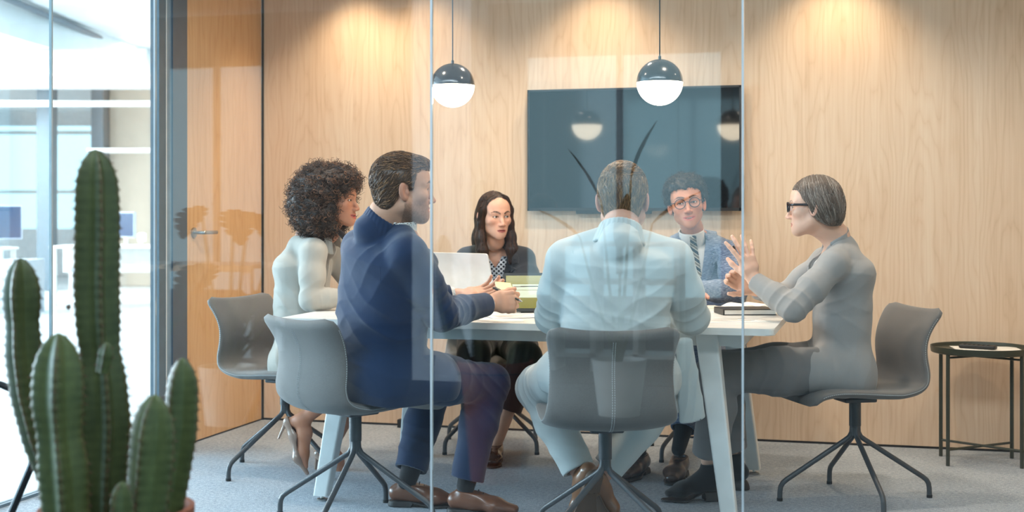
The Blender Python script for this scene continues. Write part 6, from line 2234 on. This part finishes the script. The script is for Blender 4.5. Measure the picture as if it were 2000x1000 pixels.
MB().box(-0.03, -0.02, 0.0, 0.03, 0.02, 0.045, 0.004).build('box_body', M_rubber, fs, local=True)

# ================================================================== cactus in front of the glass
def cactus_mat():
    m, nt, b = base_mat('cactus skin', (0.05, 0.1, 0.05), 0.5, spec=0.35)
    a = nt.nodes.new('ShaderNodeVertexColor'); a.layer_name = 'Col'
    v = coords(nt)
    f = noise(nt, v, 26, 4, 0.6)
    mx = nt.nodes.new('ShaderNodeMix'); mx.data_type = 'RGBA'; mx.blend_type = 'MULTIPLY'; mx.inputs[0].default_value = 1.0
    nt.links.new(a.outputs['Color'], mx.inputs[6])
    nt.links.new(ramp(nt, f, [(0.3, (0.72, 0.74, 0.70)), (0.7, (1.15, 1.12, 1.1))]), mx.inputs[7])
    nt.links.new(mx.outputs[2], b.inputs['Base Color'])
    bump(nt, b, noise(nt, v, 140, 3), 0.15, 0.002)
    return m


M_cactus = cactus_mat()
M_spine = plain('red brown thorns', srgb(104, 66, 48), 0.6)
M_terracotta = concrete_mat('terracotta', srgb(150, 86, 60), 0.85)
M_soil = concrete_mat('dark soil', srgb(54, 42, 34), 0.95)


def cactus_stem(parent, pts, radii, ribs=5, phase=0.0, tone=1.0, twist=0.06, spikes=True):
    pts = np.asarray(pts, float); radii = np.asarray(radii, float)
    s = np.concatenate([[0], np.cumsum(np.linalg.norm(np.diff(pts, axis=0), axis=1))])
    K = int(max(24, s[-1] / 0.006)); t = np.linspace(0, s[-1], K)
    C = np.stack([np.interp(t, s, pts[:, i]) for i in range(3)], -1)
    R = np.interp(t, s, radii)
    for _ in range(6):
        C[1:-1] = 0.25 * C[:-2] + 0.5 * C[1:-1] + 0.25 * C[2:]; R[1:-1] = 0.25 * R[:-2] + 0.5 * R[1:-1] + 0.25 * R[2:]
    R0 = radii[1] * 1.0; dome = R0 * 1.9
    R = np.where(t < dome, R0 * np.clip(1 - (1 - t / dome) ** 2.0, 0, 1) ** 0.62, R)       # domed tip (path runs from the tip down)
    n = ribs * 12
    T = np.gradient(C, axis=0); T /= np.linalg.norm(T, axis=1, keepdims=True)
    U = np.cross(T, D(0, 1)); U /= np.linalg.norm(U, axis=1, keepdims=True); W = np.cross(T, U)
    th = 2 * PI * np.arange(n) / n
    scal = 1 + 0.032 * np.sin(2 * PI * t / 0.021)
    TH = th[None] + phase + twist * (t / 0.4)[:, None]
    f = 1 - np.abs(np.sin(ribs * th / 2))
    prof = 0.52 + 0.48 * f ** 0.92
    rad = R[:, None] * prof[None] * (1 + (scal[:, None] - 1) * f[None] ** 3)
    V = C[:, None] + rad[:, :, None] * (np.cos(TH)[:, :, None] * U[:, None] + np.sin(TH)[:, :, None] * W[:, None])
    col = np.zeros((K, n, 3))
    g0, g1 = np.array(srgb(66, 72, 40)) * tone, np.array(srgb(110, 122, 72)) * tone
    mixv = (0.5 + 0.5 * np.sin(2 * PI * t / 0.021 + 1.0))[:, None] * 0.16 + 0.40 * (1 - f[None]) + 0.15
    col[:] = g0 + (g1 - g0) * np.clip(mixv, 0, 1)[:, :, None]
    edge = (f > 0.93)[None, :, None]
    col = np.where(edge, col * 0.45 + np.array(srgb(112, 96, 66)) * 0.55, col)
    idx = np.arange(K * n).reshape(K, n)
    A, B_ = idx[:-1], idx[1:]
    Q = np.stack([A, np.roll(A, -1, 1), np.roll(B_, -1, 1), B_], -1).reshape(-1, 4)
    me = mesh_np('stem', V.reshape(-1, 3), Q[:, ::-1], np.clip(col, 0, 1).reshape(-1, 3))
    o = link_mesh('stem', me, M_cactus, parent, smooth=True)
    if spikes:
        rng = np.random.default_rng(int(abs(pts[0, 0]) * 1000) % 9999)
        mb = MB()
        for k in range(ribs):
            j = k * 12
            for tt in np.arange(0.012, s[-1] - 0.01, 0.021):
                i = int(tt / s[-1] * (K - 1))
                p = V[i, j]; out = nrm(p - C[i])
                for q in range(2):
                    d = nrm(out + rng.normal(0, 0.55, 3))
                    mb.tube([p - out * 0.001, p + d * rng.uniform(0.004, 0.008)], [0.0011, 0.0003], 4)
        sp = mb.build('thorns', M_spine, o, weld=False); sp['kind'] = 'stuff'
    return o


base = P(228, HORIZON, 3.0)
cact = thing('potted_cactus', 'tall ribbed green cactus with several stems in a terracotta pot before the glass', 'cactus', (base[0], base[1], 0))


def cpath(lst, z):
    pts = np.array([P(x, y, z) for x, y, r in lst]); return pts, np.array([r for x, y, r in lst])


# ridges turned as in the photo
STEMS = [
    ([(186, 291, 0.0), (186, 345, 0.050), (187, 430, 0.0525), (186, 560, 0.0525), (189, 640, 0.051), (193, 685, 0.045), (199, 740, 0.053), (204, 830, 0.058), (201, 920, 0.054), (198, 1050, 0.046)], 3.02, 40, 0.60, 5),
    ([(40, 503, 0.0), (41, 555, 0.046), (42, 595, 0.046), (43, 630, 0.040), (46, 690, 0.046), (57, 770, 0.047), (80, 860, 0.046), (112, 940, 0.044), (160, 1050, 0.040)], 3.06, 4, 0.58, 4),
    ([(114, 650, 0.0), (113, 705, 0.053), (112, 790, 0.054), (116, 852, 0.046), (123, 915, 0.053), (132, 1060, 0.046)], 2.86, -14, 0.88, 4),
    ([(304, 770, 0.0), (300, 825, 0.052), (293, 915, 0.052), (280, 1060, 0.044)], 2.86, 12, 0.88, 4),
    ([(357, 698, 0.0), (357, 750, 0.043), (352, 840, 0.046), (340, 930, 0.042), (318, 1060, 0.036)], 3.02, 22, 0.72, 4),
    ([(240, 940, 0.0), (238, 970, 0.030), (240, 1050, 0.030)], 2.82, 20, 0.85, 4),
    ([(209, 668, 0.0), (207, 690, 0.017), (200, 728, 0.014)], 2.92, 0, 0.72, 4),
]
for lst, z, ph, tone, rb in STEMS:
    pts, rr = cpath(lst, z)
    cactus_stem(cact, pts, rr, rb, math.radians(90 + ph), tone)
rim_h = 0.528
pot = MB().lathe([(0.095, 0.0), (0.105, 0.002), (0.150, rim_h - 0.05), (0.152, rim_h - 0.045), (0.166, rim_h - 0.043), (0.168, rim_h), (0.156, rim_h), (0.150, rim_h - 0.06), (0.0005, rim_h - 0.06)], (base[0], base[1], 0), 56)
pot.build('pot', M_terracotta, cact, smooth='auto')
MB().lathe([(0.0005, rim_h - 0.028), (0.08, rim_h - 0.024), (0.1535, rim_h - 0.030), (0.1535, rim_h - 0.05), (0.0005, rim_h - 0.05)], (base[0], base[1], 0), 40).build('soil', M_soil, cact)
# black tripod stand half hidden behind the cactus
hub = P(108, 798, 3.95)
ms = thing('metal_stand', 'thin black metal tripod stand half hidden behind the cactus', 'stand', (hub[0], hub[1], 0))
MB().tube([hub - np.array([0, 0, 0.03]), hub + np.array([0, 0, 0.035])], 0.022, 14).build('hub', M_black, ms, smooth='auto')
for px, z in ((-66, 3.95), (176, 3.80), (128, 4.25)):
    f_ = P(px, 412 + (EYE + 0.004) * F_PX / z, z)
    MB().tube([hub, f_], 0.011, 10).build('leg', M_black, ms)
MB().tube([hub, P(4, 752, 3.95), P(-24, 744, 3.95)], 0.010, 10).build('side_arm', M_black, ms)

# ================================================================== open office, left background
def X2(x, z):
    v = ROT @ Vector((x, z, 0)); return (v.x, v.y)


def office_desk(label, x, z, w, dpt, rot=0.0, edge=None):
    t = thing('office_desk', label, 'desk', (*X2(x, z), 0), YAW + rot, 'desks of the open office')
    MB().box(-w / 2, -dpt / 2, 0.715, w / 2, dpt / 2, 0.745, 0.003).build('desktop', edge or M_white, t, local=True)
    for sx in (-1, 1):
        for sy in (-1, 1):
            MB().box(sx * (w / 2 - 0.05) - 0.025, sy * (dpt / 2 - 0.05) - 0.025, -0.003, sx * (w / 2 - 0.05) + 0.025, sy * (dpt / 2 - 0.05) + 0.025, 0.7152).build('leg', M_white_metal, t, local=True)
    MB().box(-w / 2 + 0.05, -0.01, 0.40, w / 2 - 0.05, 0.01, 0.714).build('modesty_panel', M_white_metal, t, local=True)
    return t


def monitor(label, x, z, w, hgt, rot):
    t = thing('monitor', label, 'monitor', (*X2(x, z), 0.745), YAW + rot, 'monitors of the open office')
    MB().box(-w / 2, -0.015, 0.10, w / 2, 0.015, 0.10 + hgt, 0.004).build('housing', plain('pale grey casing', srgb(176, 188, 204), 0.4), t, local=True)
    MB().box(-w / 2 + 0.012, -0.0165, 0.112, w / 2 - 0.012, -0.0145, 0.10 + hgt - 0.012).build('screen', plain('screen glass', srgb(60, 74, 100), 0.1), t, local=True)
    MB().box(-0.03, -0.012, 0.008, 0.03, 0.012, 0.14).build('stand', M_alu, t, local=True)
    MB().lathe([(0.10, 0.0), (0.10, 0.010)], n=28).build('foot', M_alu, t, local=True)
    return t


def office_chair(label, x, z, rot):
    t = thing('office_chair', label, 'chair', (*X2(x, z), -0.004), YAW + rot, 'desk chairs of the open office')
    mg = plain('mid grey mesh', srgb(120, 132, 142), 0.7)
    MB().box(-0.23, -0.22, 0.44, 0.23, 0.22, 0.50, 0.03).build('seat', mg, t, local=True)
    MB().box(-0.21, -0.26, 0.60, 0.21, -0.22, 1.02, 0.018).build('backrest', mg, t, local=True)
    MB().box(-0.03, -0.25, 0.42, 0.03, -0.225, 0.64).build('back_bar', M_alu, t, local=True)
    MB().lathe([(0.025, 0.10), (0.025, 0.44)], n=16).build('gas_post', M_alu, t, local=True)
    for k in range(5):
        a = 2 * PI * k / 5 + 0.3
        lg = MB().tube([(0, 0, 0.11), (0.28 * math.cos(a), 0.28 * math.sin(a), 0.07)], [0.022, 0.014], 8).build('base_arm', M_alu, t, local=True)
        MB().sphere((0.28 * math.cos(a), 0.28 * math.sin(a), 0.030), 0.030, 12, 8).build('castor', M_rubber, lg, local=True)
    return t


office_desk('white desk with a monitor and small lamp in the far office', -4.95, 17.3, 1.6, 0.75)
office_desk('white desk at the far left of the office behind the cactus', -6.9, 16.2, 1.8, 0.75)
monitor('pale monitor turned aside on the far desk right of the cactus', -4.9, 17.3, 0.52, 0.32, math.radians(-50))
monitor('large monitor on the desk at the left edge', -6.15, 16.2, 0.62, 0.40, math.radians(12))
office_chair('grey desk chair in front of the far desk right of the cactus', -5.05, 16.4, math.radians(25))
office_chair('grey desk chair by the desk at the left edge', -6.6, 15.3, math.radians(-150))
dl = thing('desk_lamp', 'small white lamp beside the pale monitor', 'lamp', (*X2(-4.66, 17.15), 0.745))
MB().lathe([(0.045, 0), (0.045, 0.012), (0.008, 0.018), (0.008, 0.05)], n=20).build('lamp_foot', M_white, dl, local=True)
MB().lathe([(0.05, 0.05), (0.055, 0.14), (0.03, 0.16), (0.0005, 0.162)], n=20).build('lamp_shade', M_white, dl, local=True)
cb = thing('drawer_cabinet', 'pale grey drawer cabinet left of the tall cactus stem', 'cabinet', (*X2(-5.75, 15.9), -0.004), YAW)
M_cab = plain('pale grey steel', srgb(172, 182, 190), 0.5)
MB().box(-0.2, -0.28, 0, 0.2, 0.28, 0.62, 0.004).build('body', M_cab, cb, local=True)
for k in range(3):
    dr = MB().box(-0.19, -0.294, 0.03 + 0.195 * k, 0.19, -0.279, 0.215 + 0.195 * k, 0.003).build('drawer', M_cab, cb, local=True)
    MB().box(-0.06, -0.304, 0.17 + 0.195 * k, 0.06, -0.293, 0.185 + 0.195 * k).build('handle', M_alu, dr, local=True)

# ================================================================== behind the camera, seen mirrored in the panes
M_leaf = plain('dark green leaf', srgb(52, 78, 50), 0.4)
M_stalk = plain('green stalk', srgb(84, 104, 66), 0.5)


def leaf(parent, base_, tip, width, droop=0.05, split=False):
    base_, tip = np.asarray(base_, float), np.asarray(tip, float)
    ax = nrm(tip - base_); side = nrm(np.cross(ax, (0, 0, 1.0)) + 1e-6); up = np.cross(side, ax)
    L = np.linalg.norm(tip - base_)
    bm = bmesh.new(); rows = []
    n = 22
    for i in range(n + 1):
        t = i / n
        w = width * (math.sin(PI * min(1, t * 0.96 + 0.02)) ** 0.7) * (1.15 - 0.5 * t)
        if split: w *= (0.62 if i % 4 == 2 else 1.0)
        c = base_ + ax * L * t - up * droop * t * t
        rows.append([bm.verts.new(Vector(c + side * w * s + up * (abs(s) * w * 0.25))) for s in (-1, -0.5, 0, 0.5, 1)])
    for A, Bq in zip(rows, rows[1:]):
        for j in range(4): bm.faces.new((A[j], A[j + 1], Bq[j + 1], Bq[j]))
    bmesh.ops.solidify(bm, geom=bm.faces[:], thickness=0.0015)
    me = bpy.data.meshes.new('leaf'); bm.to_mesh(me); bm.free()
    return link_mesh('leaf', me, M_leaf, parent, smooth=True)


def potted_plant(name, label, x, y, stems, split, pot_r=0.16, pot_h=0.32, mat_pot=None):
    t = thing(name, label, 'plant', (x, y, 0))
    MB().lathe([(pot_r * 0.75, -0.003), (pot_r, pot_h), (pot_r * 0.92, pot_h), (pot_r * 0.9, pot_h - 0.04), (0.0005, pot_h - 0.04)], (x, y, 0), 32).build('pot', mat_pot or M_white, t, smooth='auto')
    o = np.array([x, y, pot_h - 0.05])
    for (dx, dy, hh, lx, ly, lz, w) in stems:
        p = np.array([x + dx, y + dy, hh])
        MB().tube([o, lerp(o, p, 0.5) + np.array([dx * 0.1, dy * 0.1, 0.03]), p], [0.011, 0.009, 0.006], 8).build('stalk', M_stalk, t, smooth=True)
        leaf(t, p, p + np.array([lx, ly, lz]), w, 0.04, split)
    return t


rng = np.random.default_rng(11)
st_ = []
for k in range(11):
    a = 2 * PI * k / 11 + rng.uniform(-.3, .3); r = rng.uniform(0.12, 0.36); hh = rng.uniform(0.55, 1.22)
    st_.append((r * math.cos(a), r * math.sin(a), hh, 0.20 * math.cos(a), 0.20 * math.sin(a), -0.16, 0.115))
potted_plant('potted_monstera', 'split-leaf plant in a white pot, mirrored in the glass by the door', -3.5, 1.5, st_, True)
st_ = [(-0.10, 0.02, 1.22, -0.16, 0.02, 0.34, 0.060), (0.06, -0.05, 1.36, 0.12, 0.0, 0.36, 0.062), (0.20, 0.05, 1.10, 0.26, 0.02, 0.22, 0.06), (-0.24, -0.04, 1.02, -0.24, 0.0, 0.20, 0.058), (0.02, 0.08, 0.95, 0.05, 0.1, 0.34, 0.055)]
potted_plant('potted_strelitzia', 'tall long-leaved plant in a white pot, mirrored in the middle panes', -1.46, 0.60, st_, False)
rd = thing('office_desk', 'white desk with a wooden edge mirrored low in the left panes', 'desk', (-5.65, -1.95, 0), 0, 'desks of the open office')
MB().box(-0.8, -0.36, 0.715, 0.8, 0.36, 0.742).build('desktop', M_white, rd, local=True)
MB().box(-0.8, 0.36, 0.690, 0.8, 0.372, 0.742).build('wooden_edge', M_maple_door, rd, local=True)
for sx in (-0.74, 0.74):
    MB().box(sx - 0.03, -0.33, -0.003, sx + 0.03, -0.27, 0.7152).build('leg', M_white_metal, rd, local=True)
    MB().box(sx - 0.03, 0.27, -0.003, sx + 0.03, 0.33, 0.7152).build('leg', M_white_metal, rd, local=True)
sh_ = thing('shelf_unit', 'white open shelf unit mirrored on the back of the pale suit', 'shelf', (-1.88, -1.6, 0))
for xx in (-0.46, -0.16, 0.16, 0.46):
    MB().box(xx - 0.02, -0.16, -0.003, xx + 0.02, 0.16, 0.94).build('upright', M_white, sh_, local=True)
for zz in (0.10, 0.36, 0.64, 0.92):
    MB().box(-0.46, -0.16, zz, 0.46, 0.16, zz + 0.03).build('shelf', M_white, sh_, local=True)
